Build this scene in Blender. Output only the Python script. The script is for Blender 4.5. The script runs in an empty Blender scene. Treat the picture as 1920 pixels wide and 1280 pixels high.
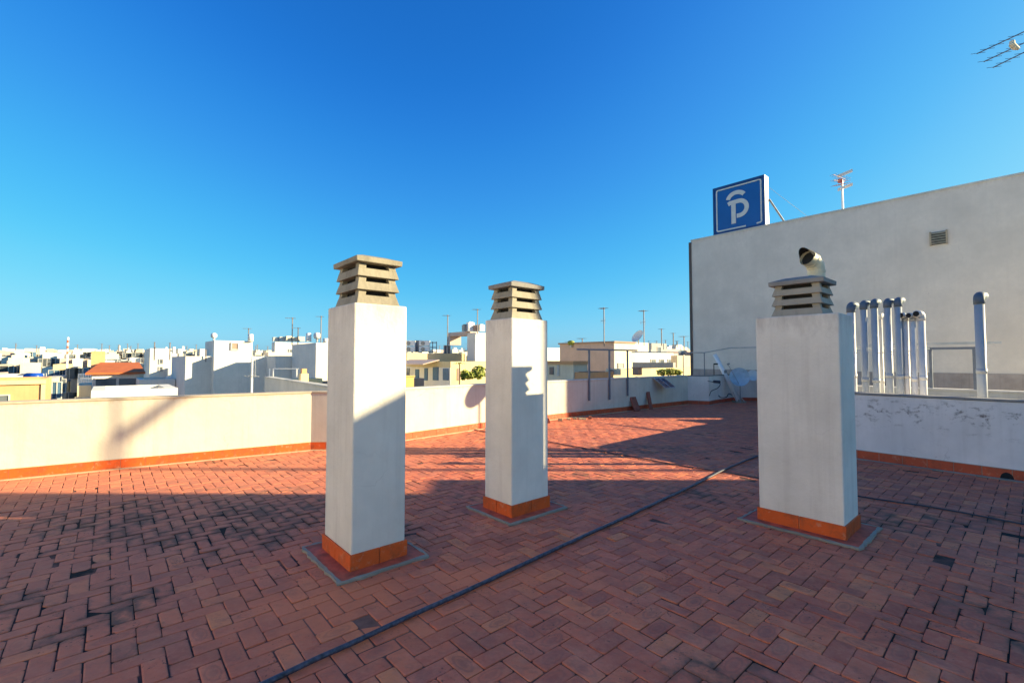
import bpy, bmesh, math, random
from mathutils import Vector, Matrix, noise as mnoise
random.seed(7)
C = bpy.context.scene.collection
R_ = math.radians
# ------------------------------------------------------------------ camera model
F = 862.3; PITCH = R_(2.236); CAMZ = 1.55; CX, CY = 960, 640
def ray(x, y):
    a = (x-CX)/F; b = -(y-CY)/F
    return Vector((a, math.cos(PITCH)-b*math.sin(PITCH), math.sin(PITCH)+b*math.cos(PITCH)))
def at(x, y, Y):
    d = ray(x, y); t = Y/d.y
    return Vector((d.x*t, Y, CAMZ+d.z*t))
def on(x, y, z=0.0):
    d = ray(x, y); t = (z-CAMZ)/d.z
    return Vector((d.x*t, d.y*t, z))
def tx(x): return (x-CX)/F*(1.0/math.cos(PITCH))   # world x per world y near the horizon
TH = R_(41.27)
UL = Vector((-math.sin(TH), math.cos(TH), 0)); UR = Vector((math.cos(TH), math.sin(TH), 0))
UP = Vector((0, 0, 1))
STREET = -18.0
# ------------------------------------------------------------------ mesh builder
class MB:
    def __init__(s): s.v = []; s.f = []; s.m = []; s.uv = {}
    def add(s, vs, fs, mi=0):
        o = len(s.v); s.v += [Vector(v) for v in vs]
        for f in fs: s.f.append([o+i for i in f]); s.m.append(mi)
        return s
    def frame(s, o, u, v, w, mi=0):     # parallelepiped from corner o with edge vectors
        o, u, v, w = Vector(o), Vector(u), Vector(v), Vector(w)
        p = [o, o+u, o+u+v, o+v, o+w, o+u+w, o+u+v+w, o+v+w]
        fs = [(0,3,2,1), (4,5,6,7), (0,1,5,4), (1,2,6,5), (2,3,7,6), (3,0,4,7)]
        if u.cross(v).dot(w) < 0: fs = [tuple(reversed(f)) for f in fs]
        return s.add(p, fs, mi)
    def box(s, c, sx, sy, sz, ax=None, ay=None, mi=0):   # centred in plan, base at c.z
        ax = ax or Vector((1,0,0)); ay = ay or Vector((0,1,0)); c = Vector(c)
        return s.frame(c-ax*sx/2-ay*sy/2, ax*sx, ay*sy, UP*sz, mi)
    def frustum(s, c, a0, b0, a1, b1, z0, z1, ax, ay, mi=0, cap=True):
        c = Vector(c); p = []
        for (a, b, z) in ((a0,b0,z0), (a1,b1,z1)):
            for (i, j) in ((-1,-1),(1,-1),(1,1),(-1,1)): p.append(c+ax*a/2*i+ay*b/2*j+UP*z)
        fs = [(0,1,5,4),(1,2,6,5),(2,3,7,6),(3,0,4,7)]
        if cap: fs += [(3,2,1,0),(4,5,6,7)]
        if ax.cross(ay).z < 0: fs = [tuple(reversed(f)) for f in fs]
        return s.add(p, fs, mi)
    def prism(s, pts, z0, z1, mi=0):
        n = len(pts)
        ar = sum(pts[i][0]*pts[(i+1)%n][1]-pts[(i+1)%n][0]*pts[i][1] for i in range(n))
        if ar < 0: pts = list(reversed(pts))
        v = [Vector((p[0],p[1],z0)) for p in pts]+[Vector((p[0],p[1],z1)) for p in pts]
        fs = [tuple(range(n-1,-1,-1)), tuple(range(n,2*n))]+[(i,(i+1)%n,n+(i+1)%n,n+i) for i in range(n)]
        return s.add(v, fs, mi)
    def tube(s, pts, r, n=8, mi=0, caps=True):
        pts = [Vector(p) for p in pts]; k = len(pts)
        rr = r if isinstance(r, (list, tuple)) else [r]*k
        o = len(s.v); prev = None
        for i, p in enumerate(pts):
            t = (pts[min(i+1,k-1)]-pts[max(i-1,0)]).normalized()
            if prev is None: a = t.orthogonal().normalized()
            else:
                a = prev-t*prev.dot(t)
                a = a.normalized() if a.length > 1e-6 else t.orthogonal().normalized()
            prev = a; b = t.cross(a)
            for j in range(n):
                q = 2*math.pi*j/n
                s.v.append(p+(a*math.cos(q)+b*math.sin(q))*rr[i])
        for i in range(k-1):
            for j in range(n):
                s.f.append([o+i*n+j, o+i*n+(j+1)%n, o+(i+1)*n+(j+1)%n, o+(i+1)*n+j]); s.m.append(mi)
        if caps:
            s.f.append([o+j for j in range(n-1,-1,-1)]); s.m.append(mi)
            s.f.append([o+(k-1)*n+j for j in range(n)]); s.m.append(mi)
        return s
    def dish(s, c, nrm, r, depth, n=20, rings=4, th=0.012, mi=0):
        c = Vector(c); nrm = Vector(nrm).normalized(); a = nrm.orthogonal().normalized(); b = nrm.cross(a)
        for off, flip in ((0, False), (th, True)):
            o = len(s.v)
            s.v.append(c-nrm*off)
            for i in range(1, rings+1):
                q = i/rings
                for j in range(n):
                    w = 2*math.pi*j/n
                    s.v.append(c+(a*math.cos(w)+b*math.sin(w))*r*q+nrm*(depth*q*q-off))
            for j in range(n):
                f = [o, o+1+j, o+1+(j+1)%n]; s.f.append(f[::-1] if flip else f); s.m.append(mi)
            for i in range(rings-1):
                for j in range(n):
                    f = [o+1+i*n+j, o+1+(i+1)*n+j, o+1+(i+1)*n+(j+1)%n, o+1+i*n+(j+1)%n]
                    s.f.append(f[::-1] if flip else f); s.m.append(mi)
        return s
    def build(s, name, mats, parent=None, loc=None, smooth=False, bevel=0):
        if not isinstance(mats, (list, tuple)): mats = [mats]
        if parent is not None: org = world_loc(parent)
        else:
            org = Vector(loc) if loc is not None else Vector((0,0,0))
        me = bpy.data.meshes.new(name)
        me.from_pydata([v-org for v in s.v], [], s.f)
        for m in mats: me.materials.append(m)
        for i, p in enumerate(me.polygons):
            p.material_index = s.m[i]; p.use_smooth = smooth
        me.update()
        o = bpy.data.objects.new(name, me); C.objects.link(o)
        if parent is not None: o.parent = parent
        else: o.location = org
        if bevel:
            b = o.modifiers.new('bevel', 'BEVEL'); b.width = bevel; b.segments = 2; b.limit_method = 'ANGLE'
        return o
LOC = {}
def world_loc(o):
    p = Vector((0,0,0))
    while o is not None: p = p+o.location; o = o.parent
    return p
used_labels = {}
def tag(o, label=None, cat=None, group=None, kind=None):
    if label: o['label'] = label; used_labels.setdefault(label, []).append(o)
    if cat: o['category'] = cat
    if group: o['group'] = group
    if kind: o['kind'] = kind
    return o
def thing(name, loc, label, cat, group=None):
    o = bpy.data.objects.new(name, None); C.objects.link(o); o.location = Vector(loc)
    o.empty_display_size = .2
    return tag(o, label, cat, group)
def children(o): return [c for c in C.objects if c.parent == o]
def copy_tree(o, parent=None):
    c = o.copy(); C.objects.link(c)
    if parent is not None: c.parent = parent
    for ch in children(o): copy_tree(ch, c)
    return c
# ------------------------------------------------------------------ materials
def nt(name):
    m = bpy.data.materials.new(name); m.use_nodes = True
    t = m.node_tree; b = t.nodes['Principled BSDF']; return m, t, b
def N(t, typ, **kw):
    n = t.nodes.new(typ)
    for k, v in kw.items(): setattr(n, k, v)
    return n
def noise_(t, vec, scale, detail=4, rough=.55, dist=0):
    n = N(t, 'ShaderNodeTexNoise'); n.inputs['Scale'].default_value = scale
    n.inputs['Detail'].default_value = detail; n.inputs['Roughness'].default_value = rough
    n.inputs['Distortion'].default_value = dist
    if vec is not None: t.links.new(vec, n.inputs['Vector'])
    return n.outputs['Fac']
def ramp(t, fac, stops):
    n = N(t, 'ShaderNodeValToRGB'); e = n.color_ramp.elements
    while len(e) < len(stops): e.new(.5)
    for i, (p, c) in enumerate(stops):
        e[i].position = p; e[i].color = (c, c, c, 1) if isinstance(c, (int, float)) else (*c, 1)
    t.links.new(fac, n.inputs['Fac']); return n.outputs['Color']
def mixc(t, fac, a, b, mode='MIX'):
    n = N(t, 'ShaderNodeMix', data_type='RGBA', blend_type=mode)
    def s(i, v):
        if isinstance(v, (tuple, list)): n.inputs[i].default_value = (*v[:3], 1)
        elif isinstance(v, (int, float)): n.inputs[i].default_value = v if i == 0 else (v, v, v, 1)
        else: t.links.new(v, n.inputs[i])
    s(0, fac); s(6, a); s(7, b); return n.outputs[2]
def math_(t, op, a, b=0.0, clamp=False):
    n = N(t, 'ShaderNodeMath', operation=op); n.use_clamp = clamp
    for i, v in enumerate((a, b)):
        if isinstance(v, (int, float)): n.inputs[i].default_value = v
        else: t.links.new(v, n.inputs[i])
    return n.outputs[0]
def mapping(t, vec, scale=(1,1,1), rot=(0,0,0), loc=(0,0,0)):
    n = N(t, 'ShaderNodeMapping'); n.inputs['Scale'].default_value = scale
    n.inputs['Rotation'].default_value = rot; n.inputs['Location'].default_value = loc
    t.links.new(vec, n.inputs['Vector']); return n.outputs[0]
def pos(t): return N(t, 'ShaderNodeNewGeometry').outputs['Position']
def bump(t, b, h, strength=.3, dist=.01):
    n = N(t, 'ShaderNodeBump'); n.inputs['Strength'].default_value = strength
    n.inputs['Distance'].default_value = dist
    t.links.new(h, n.inputs['Height']); t.links.new(n.outputs[0], b.inputs['Normal'])
def simple(name, col, rough=.6, metal=0, var=.12, scale=6):
    m, t, b = nt(name); p = pos(t)
    f = noise_(t, p, scale, 5)
    dark = tuple(c*(1-var*1.6) for c in col); lite = tuple(min(1, c*(1+var)) for c in col)
    t.links.new(ramp(t, f, [(.3, dark), (.7, lite)]), b.inputs['Base Color'])
    b.inputs['Roughness'].default_value = rough; b.inputs['Metallic'].default_value = metal
    return m
def plaster(name, base, streak=.25, grime=(.30,.26,.20), top=None, blotch=.12, bstr=.25):
    """painted render: soft blotches, vertical run-off streaks, optional grime under height top=(z, depth)"""
    m, t, b = nt(name); p = pos(t)
    f1 = noise_(t, p, 1.3, 5, .6); f2 = noise_(t, p, 9, 6, .6)
    dark = tuple(c*(1-blotch*1.7) for c in base)
    c = mixc(t, ramp(t, f1, [(.3, 0.0), (.72, 1.0)]), dark, base)
    c = mixc(t, math_(t, 'MULTIPLY', ramp(t, f2, [(.35, 1.0), (.6, 0.0)]), .25), c, tuple(x*.8 for x in base))
    sv = mapping(t, p, (7, 7, .35))
    st = ramp(t, noise_(t, sv, 1.6, 5, .65), [(.5, 0.0), (.78, 1.0)])
    c = mixc(t, math_(t, 'MULTIPLY', st, streak), c, grime)
    if top:
        z, d = top
        sep = N(t, 'ShaderNodeSeparateXYZ'); t.links.new(p, sep.inputs[0])
        mr = N(t, 'ShaderNodeMapRange'); t.links.new(sep.outputs[2], mr.inputs[0])
        mr.inputs[1].default_value = z-d; mr.inputs[2].default_value = z
        g = math_(t, 'MULTIPLY', mr.outputs[0], noise_(t, mapping(t, p, (5,5,1.5)), 2.2, 6, .7))
        c = mixc(t, ramp(t, g, [(.28, 0.0), (.6, .85)]), c, grime)
    t.links.new(c, b.inputs['Base Color']); b.inputs['Roughness'].default_value = .85
    b.inputs['Specular IOR Level'].default_value = .25
    vor = N(t, 'ShaderNodeTexVoronoi', feature='DISTANCE_TO_EDGE'); vor.inputs['Scale'].default_value = 1.15
    wv = N(t, 'ShaderNodeVectorMath', operation='ADD'); t.links.new(p, wv.inputs[0])
    nn_ = N(t, 'ShaderNodeTexNoise'); nn_.inputs['Scale'].default_value = 3.5; nn_.inputs['Detail'].default_value = 6; t.links.new(p, nn_.inputs['Vector'])
    sc__ = N(t, 'ShaderNodeVectorMath', operation='SCALE'); sc__.inputs['Scale'].default_value = .45; t.links.new(nn_.outputs['Color'], sc__.inputs[0]); t.links.new(sc__.outputs[0], wv.inputs[1])
    t.links.new(wv.outputs[0], vor.inputs['Vector'])
    ck = math_(t, 'MULTIPLY', ramp(t, vor.outputs['Distance'], [(.0, 1.0), (.007, 0.0)]), ramp(t, noise_(t, p, .9, 3), [(.52, 0.0), (.60, .45)]))
    c = mixc(t, ck, c, grime); t.links.new(c, b.inputs['Base Color'])
    hh_ = math_(t, 'ADD', math_(t, 'MULTIPLY', noise_(t, p, 35, 6, .7), .5), math_(t, 'MULTIPLY', noise_(t, p, 4.5, 4, .6), 2.2))
    bump(t, b, hh_, bstr, .010)
    return m
M = {}
M['white_plaster'] = plaster('white_plaster', (.84,.78,.70), .34, (.46,.40,.36), top=(2.04,.6), blotch=.15, bstr=.5)
M['parapet_plaster'] = plaster('parapet_plaster', (.68,.62,.52), .30, (.42,.31,.20), top=(1.02,.24), blotch=.12)
M['coping'] = plaster('coping', (.60,.50,.38), .3, (.25,.18,.12), blotch=.25)
M['light_coping'] = plaster('light_coping', (.72,.68,.60), .3, (.30,.24,.18), blotch=.2)
M['grid_wall'] = plaster('grid_wall', (.80,.71,.61), .16, (.55,.46,.40), top=(6.75,.6), blotch=.10)
M['concrete'] = plaster('concrete', (.40,.355,.275), .7, (.15,.13,.10), blotch=.3, bstr=.6)
M['grey_concrete'] = plaster('grey_concrete', (.30,.285,.27), .4, (.12,.11,.10), blotch=.25, bstr=.5)
M['grey_cap'] = plaster('grey_cap', (.42,.37,.30), .5, (.14,.12,.10), blotch=.25, bstr=.5)
M['dark'] = simple('dark_void', (.012,.012,.013), .9)
M['hose'] = simple('hose', (.05,.055,.085), .45, var=.5, scale=30)
M['cable'] = simple('cable', (.05,.045,.06), .6)
M['pipe'] = simple('pvc_pipe', (.36,.38,.41), .4, var=.08, scale=3)
M['white_pipe'] = simple('white_pipe', (.62,.60,.60), .4, var=.1, scale=3)
M['elbow'] = simple('pvc_elbow', (.085,.12,.17), .6)
M['cream_duct'] = simple('cream_duct', (.72,.64,.45), .5, var=.15, scale=8)
M['steel'] = simple('steel', (.16,.18,.22), .5, .4)
M['galv'] = simple('galvanised', (.48,.48,.48), .45, .5)
M['thin_mast'] = simple('thin_mast', (.20,.17,.17), .6, .2)
M['mast'] = simple('mast_metal', (.30,.30,.30), .5, .5)
M['redplastic'] = simple('red_plastic', (.55,.10,.05), .5)
M['white_metal'] = simple('white_metal', (.75,.75,.75), .45, var=.05)
M['blue_sign'] = simple('sign_blue', (.004,.10,.36), .35, var=.05, scale=2)
M['sign_navy'] = simple('sign_navy', (.006,.05,.20), .4, var=.05)
M['sign_white'] = simple('sign_white', (.68,.66,.60), .45, var=.04)
M['solar'] = simple('solar_cells', (.01,.03,.10), .25, var=.3)
M['board'] = simple('terracotta_board', (.28,.075,.045), .8, var=.25)
M['faded_red'] = simple('faded_red', (.42,.20,.16), .6)
M['dish'] = simple('dish_blue', (.34,.44,.52), .6, var=.12)
M['dish_white'] = simple('dish_white', (.66,.66,.64), .5, var=.08)
M['mortar'] = plaster('mortar', (.36,.33,.27), .35, (.2,.19,.17), blotch=.25, bstr=.6)
M['warm_mortar'] = plaster('warm_mortar', (.60,.45,.28), .3, (.3,.2,.12), blotch=.2, bstr=.6)
M['glass'] = simple('window_glass', (.13,.15,.17), .15, var=.3, scale=.8)
M['frame'] = simple('window_frame', (.55,.52,.48), .6)
M['shutter'] = simple('blue_shutter', (.06,.14,.24), .6)
M['blue_barrel'] = simple('blue_plastic', (.01,.07,.42), .4)
M['cream_grille'] = simple('cream_grille', (.46,.36,.24), .7)
M['asphalt'] = simple('street_asphalt', (.10,.10,.105), .9, var=.25, scale=.3)
M['leaf'] = simple('leaf', (.26,.30,.04), .7, var=.5, scale=12)
M['bark'] = simple('bark', (.16,.11,.07), .9)
M['rubble'] = simple('rubble', (.42,.30,.18), .9, var=.35, scale=20)
def roof_mat(name, col):
    m, t, b = nt(name); p = pos(t)
    w = N(t, 'ShaderNodeTexWave', wave_type='BANDS', bands_direction='X')
    w.inputs['Scale'].default_value = 1.6; w.inputs['Distortion'].default_value = .3
    t.links.new(mapping(t, p, (1,1,1), (0,0,TH)), w.inputs['Vector'])
    f = noise_(t, p, 2.5, 5)
    c = mixc(t, ramp(t, f, [(.3, 0.0), (.7, 1.0)]), tuple(x*.75 for x in col), col)
    c = mixc(t, math_(t, 'MULTIPLY', w.outputs['Fac'], .3), c, tuple(x*.6 for x in col))
    t.links.new(c, b.inputs['Base Color']); b.inputs['Roughness'].default_value = .85
    return m
M['red_tile'] = roof_mat('red_roof_tile', (.52,.13,.035))
def glazed(name, col):
    m, t, b = nt(name); p = pos(t)
    g = N(t, 'ShaderNodeNewGeometry')
    f = noise_(t, p, 7, 5)
    c = mixc(t, f, tuple(x*.7 for x in col), tuple(min(1,x*1.15) for x in col))
    c = mixc(t, math_(t, 'MULTIPLY', g.outputs['Random Per Island'], .35), c, tuple(x*.7 for x in col))
    d = ramp(t, noise_(t, p, 5.1, 8, .75), [(.48, 0.0), (.70, .65)])
    c = mixc(t, ramp(t, noise_(t, mapping(t, p, (1,1,1), (0,0,0), (7,3,1)), 16, 6, .7), [(.56, 0.0), (.70, .45)]), c, (.55,.36,.24))
    c = mixc(t, d, c, (.10,.045,.025))
    t.links.new(c, b.inputs['Base Color']); b.inputs['Roughness'].default_value = .65
    bump(t, b, noise_(t, p, 40, 4), .15, .004)
    return m
M['skirting'] = glazed('glazed_skirting', (.72,.105,.010))
M['skirting_shaded'] = glazed('glazed_skirting_shaded', (.60,.085,.02))  # darker red copy of the skirting, its shade put into the colour
M['skirting_red'] = glazed('glazed_skirting_red', (.55,.085,.03))
# ---- terrace floor tiles
def blob(t, p, cx, cy, rx, ry, rot=0, soft=.5):
    v = mapping(t, p, (1,1,0), (0,0,0), (-cx,-cy,0))
    v = mapping(t, v, (1/rx,1/ry,0), (0,0,rot))
    ln = N(t, 'ShaderNodeVectorMath', operation='LENGTH'); t.links.new(v, ln.inputs[0])
    mr = N(t, 'ShaderNodeMapRange'); t.links.new(ln.outputs['Value'], mr.inputs[0])
    mr.inputs[1].default_value = 1+soft; mr.inputs[2].default_value = 1-soft
    return mr.outputs[0]
def floor_mats():
    out = []
    for kind in ('tile', 'grout'):
        m, t, b = nt('terrace_'+kind); p = pos(t)
        big = noise_(t, p, .55, 5, .6); mid = noise_(t, p, 2.6, 7, .7); fine = noise_(t, p, 24, 6, .7)
        # dark mossy area masks
        mask = blob(t, p, -3.0, 4.55, 2.0, .95, .15, .6)
        for (cx, cy, rx, ry) in ((-1.15,5.45,.9,.5),(-3.4,3.0,1.2,.5),(1.0,2.2,.5,.4), (3.05,2.75,.8,.5), (4.2,4.5,1.6,.7), (2.0,7.9,2.2,.7), (.9,6.2,1.3,.5), (2.3,5.3,.9,.5), (-2.3,2.9,.6,.4), (-4.6,7.0,1.6,.25)):
            mask = math_(t, 'MAXIMUM', mask, math_(t, 'MULTIPLY', blob(t, p, cx, cy, rx, ry, .2, .7), .8))
        moss = math_(t, 'ADD', math_(t, 'MULTIPLY', mask, .32), math_(t, 'MULTIPLY', mid, 1.0))
        coat = math_(t, 'MAXIMUM', blob(t, p, -1.0, 2.95, .75, .42, .6, .6), blob(t, p, -.2, 3.35, .9, .16, .72, .6))
        coat = math_(t, 'MULTIPLY', coat, ramp(t, noise_(t, p, 2.1, 5, .6), [(.38, .15), (.55, 1.0)]))
        if kind == 'tile':
            g = N(t, 'ShaderNodeNewGeometry'); isl = g.outputs['Random Per Island']
            c = ramp(t, isl, [(0, (.36,.080,.050)), (.3, (.52,.112,.062)), (.65, (.66,.148,.074)), (.90, (.74,.190,.084)), (1, (.80,.25,.09))])
            c = mixc(t, ramp(t, big, [(.35, 0.0), (.65, .5)]), c, (.66,.16,.075))
            c = mixc(t, math_(t, 'MULTIPLY', ramp(t, fine, [(.4, 0.0), (.75, 1.0)]), .35), c, (.55,.25,.13))
            sm = noise_(t, mapping(t, p, (1.0,1.6,1), (0,0,.8), (31,5,0)), 7.5, 9, .78)
            c = mixc(t, ramp(t, sm, [(.38, .5), (.50, 0.0)]), c, (.26,.085,.055))
            c = mixc(t, ramp(t, sm, [(.56, 0.0), (.72, .45)]), c, (.68,.30,.19))
            # worn rings in the middle of some tiles
            uv = N(t, 'ShaderNodeUVMap').outputs[0]
            cv = mapping(t, uv, (1,1,0), (0,0,0), (-.5,-.5,0))
            ln = N(t, 'ShaderNodeVectorMath', operation='LENGTH'); t.links.new(cv, ln.inputs[0])
            wob = math_(t, 'ADD', ln.outputs['Value'], math_(t, 'MULTIPLY', fine, .22))
            ring = ramp(t, wob, [(.24, .8), (.36, .15), (.44, .9), (.52, 0.0)])
            sel = ramp(t, math_(t, 'FRACT', math_(t, 'MULTIPLY', isl, 17.3)), [(.55, 0.0), (.75, .6)])
            c = mixc(t, math_(t, 'MULTIPLY', math_(t, 'MULTIPLY', ring, sel), 1.0), c, (.24,.085,.065))
            film = noise_(t, mapping(t, p, (1,1,1), (0,0,0), (3,21,0)), 1.6, 9, .72)
            c = mixc(t, ramp(t, film, [(.36, .6), (.50, .08), (.66, .45)]), c, ramp(t, noise_(t, p, 6.0, 7, .7), [(.35, (.38,.11,.075)), (.65, (.80,.27,.17))]))
            # grey-green deposit
            c = mixc(t, ramp(t, mid, [(.48, 0.0), (.72, .55)]), c, (.27,.11,.085))
            pale = noise_(t, mapping(t, p, (1,1,1), (0,0,0), (13,7,0)), 3.4, 8, .75)
            c = mixc(t, ramp(t, pale, [(.52, 0.0), (.72, .55)]), c, (.66,.26,.14))
            left = N(t, 'ShaderNodeSeparateXYZ'); t.links.new(p, left.inputs[0])
            lm = N(t, 'ShaderNodeMapRange'); t.links.new(left.outputs[0], lm.inputs[0]); lm.inputs[1].default_value = -.8; lm.inputs[2].default_value = -3.0
            c = mixc(t, math_(t, 'MULTIPLY', lm.outputs[0], .35), c, (.64,.25,.14))  # pale deposit growing leftwards, painted in for bounce off the lit parapet
            hole = noise_(t, p, 55, 3, .5)
            c = mixc(t, ramp(t, math_(t, 'MULTIPLY', hole, ramp(t, noise_(t, p, 4.3, 3), [(.45, .5), (.6, 1.0)])), [(.60, 0.0), (.66, .8)]), c, (.10,.045,.035))
            sx = N(t, 'ShaderNodeSeparateXYZ'); t.links.new(cv, sx.inputs[0])
            edge = math_(t, 'MAXIMUM', math_(t, 'ABSOLUTE', sx.outputs[0]), math_(t, 'ABSOLUTE', sx.outputs[1]))
            tm = math_(t, 'ADD', moss, math_(t, 'MULTIPLY', math_(t, 'SUBTRACT', math_(t, 'FRACT', math_(t, 'MULTIPLY', isl, 7.7)), .5), .15))
            tm = math_(t, 'ADD', tm, math_(t, 'MULTIPLY', math_(t, 'SUBTRACT', edge, .35), .45))
            tm = math_(t, 'ADD', tm, math_(t, 'MULTIPLY', math_(t, 'SUBTRACT', fine, .5), .35))
            c = mixc(t, ramp(t, tm, [(.70, 0.0), (.92, .8)]), c, (.095,.065,.045))
            c = mixc(t, math_(t, 'MULTIPLY', coat, .75), c, (.74,.20,.09))
            b.inputs['Roughness'].default_value = .75
            h = math_(t, 'ADD', math_(t, 'MULTIPLY', fine, .6), mid)
            bump(t, b, h, .45, .006)
        else:
            c = ramp(t, mid, [(.32, (.34,.16,.11)), (.46, (.14,.065,.05)), (.60, (.045,.028,.022))])
            c = mixc(t, ramp(t, moss, [(.6, 0.0), (.72, 1.0)]), c, (.012,.013,.012))
            c = mixc(t, math_(t, 'MULTIPLY', coat, .8), c, (.30,.14,.10))
            b.inputs['Roughness'].default_value = .95
            bump(t, b, fine, .6, .006)
        b.inputs['Specular IOR Level'].default_value = .3
        t.links.new(c, b.inputs['Base Color']); out.append(m)
    return out
M['tile'], M['grout'] = floor_mats()
# ------------------------------------------------------------------ terrace outline
A0 = Vector((-9.6, 4.10, 0)); A1 = Vector((-3.46, 7.97, 0)); A2 = Vector((-2.95, 8.0, 0))
A3 = Vector((-.76, 10.32, 0)); A4 = Vector((1.3, 12.2, 0)); A5 = Vector((6.1, 16.02, 0)); A6 = Vector((6.72, 15.74, 0))
A7 = Vector((7.12, 16.2, 0)); A8 = Vector((8.25, 17.25, 0)); A9 = Vector((9.2, 17.15, 0))
B0 = Vector((8.7, 12.1, 0)); B1 = Vector((7.7, 10.95, 0)); B2 = Vector((4.72, 8.2, 0)); B3 = Vector((5.42, 7.28, 0)); B4 = Vector((9.2, 2.55, 0))
OUT = [A0, A1, A2, A3, A4, A5, A6, A7, A8, A9, B0, B1, B2, B3, B4, Vector((9.2,-3,0)), Vector((-9.6,-3,0))]
def inside(x, y, poly):
    c = False; n = len(poly); j = n-1
    for i in range(n):
        a, b = poly[i], poly[j]
        if (a.y > y) != (b.y > y) and x < (b.x-a.x)*(y-a.y)/(b.y-a.y)+a.x: c = not c
        j = i
    return c
def make_floor():
    W = .108; gap = .006; me_v = []; me_f = []; me_m = []; uvs = []
    # grout bed
    n = len(OUT)
    pts = [Vector((p.x,p.y,-.006)) for p in OUT]
    me_v += pts; me_f.append(list(range(n-1,-1,-1))); me_m.append(1); uvs.append([(0,0)]*n)
    rnd = random.Random(3)
    org = Vector((0,4.5,0))
    def emit(i0, j0, du, dv):
        c = org+UR*((i0+du/2)*W)+UL*((j0+dv/2)*W)
        if not (-9.5 < c.x < 10 and .9 < c.y < 18.5): return
        if abs(c.x) > 1.35*c.y+1.2 or not inside(c.x, c.y, OUT): return
        if c.y > 5 and not inside(c.x+.1, c.y-.05, OUT): return
        hu = du*W/2-gap/2*rnd.uniform(.2,1.8); hv = dv*W/2-gap/2*rnd.uniform(.2,1.8)
        if rnd.random() < .012: hu *= rnd.uniform(.8,.93)
        a = rnd.gauss(0,.008); ax = (UR*math.cos(a)+UL*math.sin(a)); ay = (UL*math.cos(a)-UR*math.sin(a))
        z = mnoise.noise(Vector((c.x*.35,c.y*.35,0)))*.004+rnd.gauss(0,.0014)-(.006 if rnd.random() < .02 else 0)
        tu, tv = rnd.gauss(0,.012), rnd.gauss(0,.012); ch = rnd.uniform(.003,.009)
        o = len(me_v)
        # chamfered tile with worn, unevenly cut corners
        def dens(cx, cy, rx, ry): return max(0, 1-math.hypot((c.x-cx)/rx, (c.y-cy)/ry))
        wear = min(1, 1.6*max(dens(-3.2,4.2,3.2,2.2), dens(-3.4,2.8,1.8,.9), dens(3.6,2.8,1.8,1.2)))
        cut = [rnd.uniform(.003, .011+.030*wear*(rnd.random()**1.5)) for _ in range(4)]
        base = [(-1,-1),(1,-1),(1,1),(-1,1)]
        for (e, zz) in ((0,-.012), (0,-.002), (ch,0)):
            for q, (i, j) in enumerate(base):
                k_ = cut[q]
                prs = ((i*(hu-e), j*(hv-e-k_)), (i*(hu-e-k_), j*(hv-e)))
                if (q % 2) == 0: prs = prs[::1]
                else: prs = prs[::-1]
                if e == 0: rndj = (0, 0)
                for (u, v) in prs:
                    me_v.append(c+ax*u+ay*v+UP*(z+zz+u*tu+v*tv))
        for k in (0, 8):
            for q in range(8):
                me_f.append([o+k+q, o+k+(q+1)%8, o+k+8+(q+1)%8, o+k+8+q]); me_m.append(0)
                uvs.append([(.02,.02)]*4)
        me_f.append([o+16+q for q in range(8)]); me_m.append(0)
        tu_ = []
        for q in range(8):
            p_ = me_v[o+16+q]-c; tu_.append((.5+p_.dot(ax)/(2*hu), .5+p_.dot(ay)/(2*hv)))
        uvs.append(tu_)
    R = 195
    for i in range(-R, R):
        for j in range(-R, R):
            k = (i-j) % 4
            if k == 0: emit(i, j, 2, 1)
            elif k == 3: emit(i, j, 1, 2)
    me = bpy.data.meshes.new('floor'); me.from_pydata(me_v, [], me_f)
    me.materials.append(M['tile']); me.materials.append(M['grout'])
    uvl = me.uv_layers.new(name='UVMap')
    for pi, p in enumerate(me.polygons):
        p.material_index = me_m[pi]
        for li, l in enumerate(p.loop_indices): uvl.data[l].uv = uvs[pi][li]
    o = bpy.data.objects.new('floor', me); C.objects.link(o); tag(o, kind='structure')
make_floor()
b = MB(); b.prism([(p.x,p.y) for p in OUT], STREET, -.012)
hb = thing('apartment_building', (0,8,STREET), 'the block under the red tiled roof terrace, its facade below the parapets', 'building')
b.build('wall', M['parapet_plaster'], hb)
# ------------------------------------------------------------------ parapets
def chain_offset(pts, d):
    out = []
    for i, p in enumerate(pts):
        ns = []
        if i > 0: e = (pts[i]-pts[i-1]).normalized(); ns.append(Vector((-e.y,e.x,0)))
        if i < len(pts)-1: e = (pts[i+1]-pts[i]).normalized(); ns.append(Vector((-e.y,e.x,0)))
        if len(ns) == 2:
            m = (ns[0]+ns[1]).normalized(); out.append(p+m*d/max(.35, m.dot(ns[0])))
        else: out.append(p+ns[0]*d)
    return out
def strip(b, P, Q, z0, z1, mi=0):
    for i in range(len(P)-1):
        p0, p1, q0, q1 = P[i], P[i+1], Q[i], Q[i+1]
        v = [Vector((a.x,a.y,z)) for z in (z0,z1) for a in (p0,p1,q1,q0)]
        fs = [(3,2,1,0),(4,5,6,7),(0,1,5,4),(2,3,7,6)]
        if i == 0: fs.append((3,0,4,7))
        if i == len(P)-2: fs.append((1,2,6,5))
        b.add(v, fs, mi)
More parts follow.
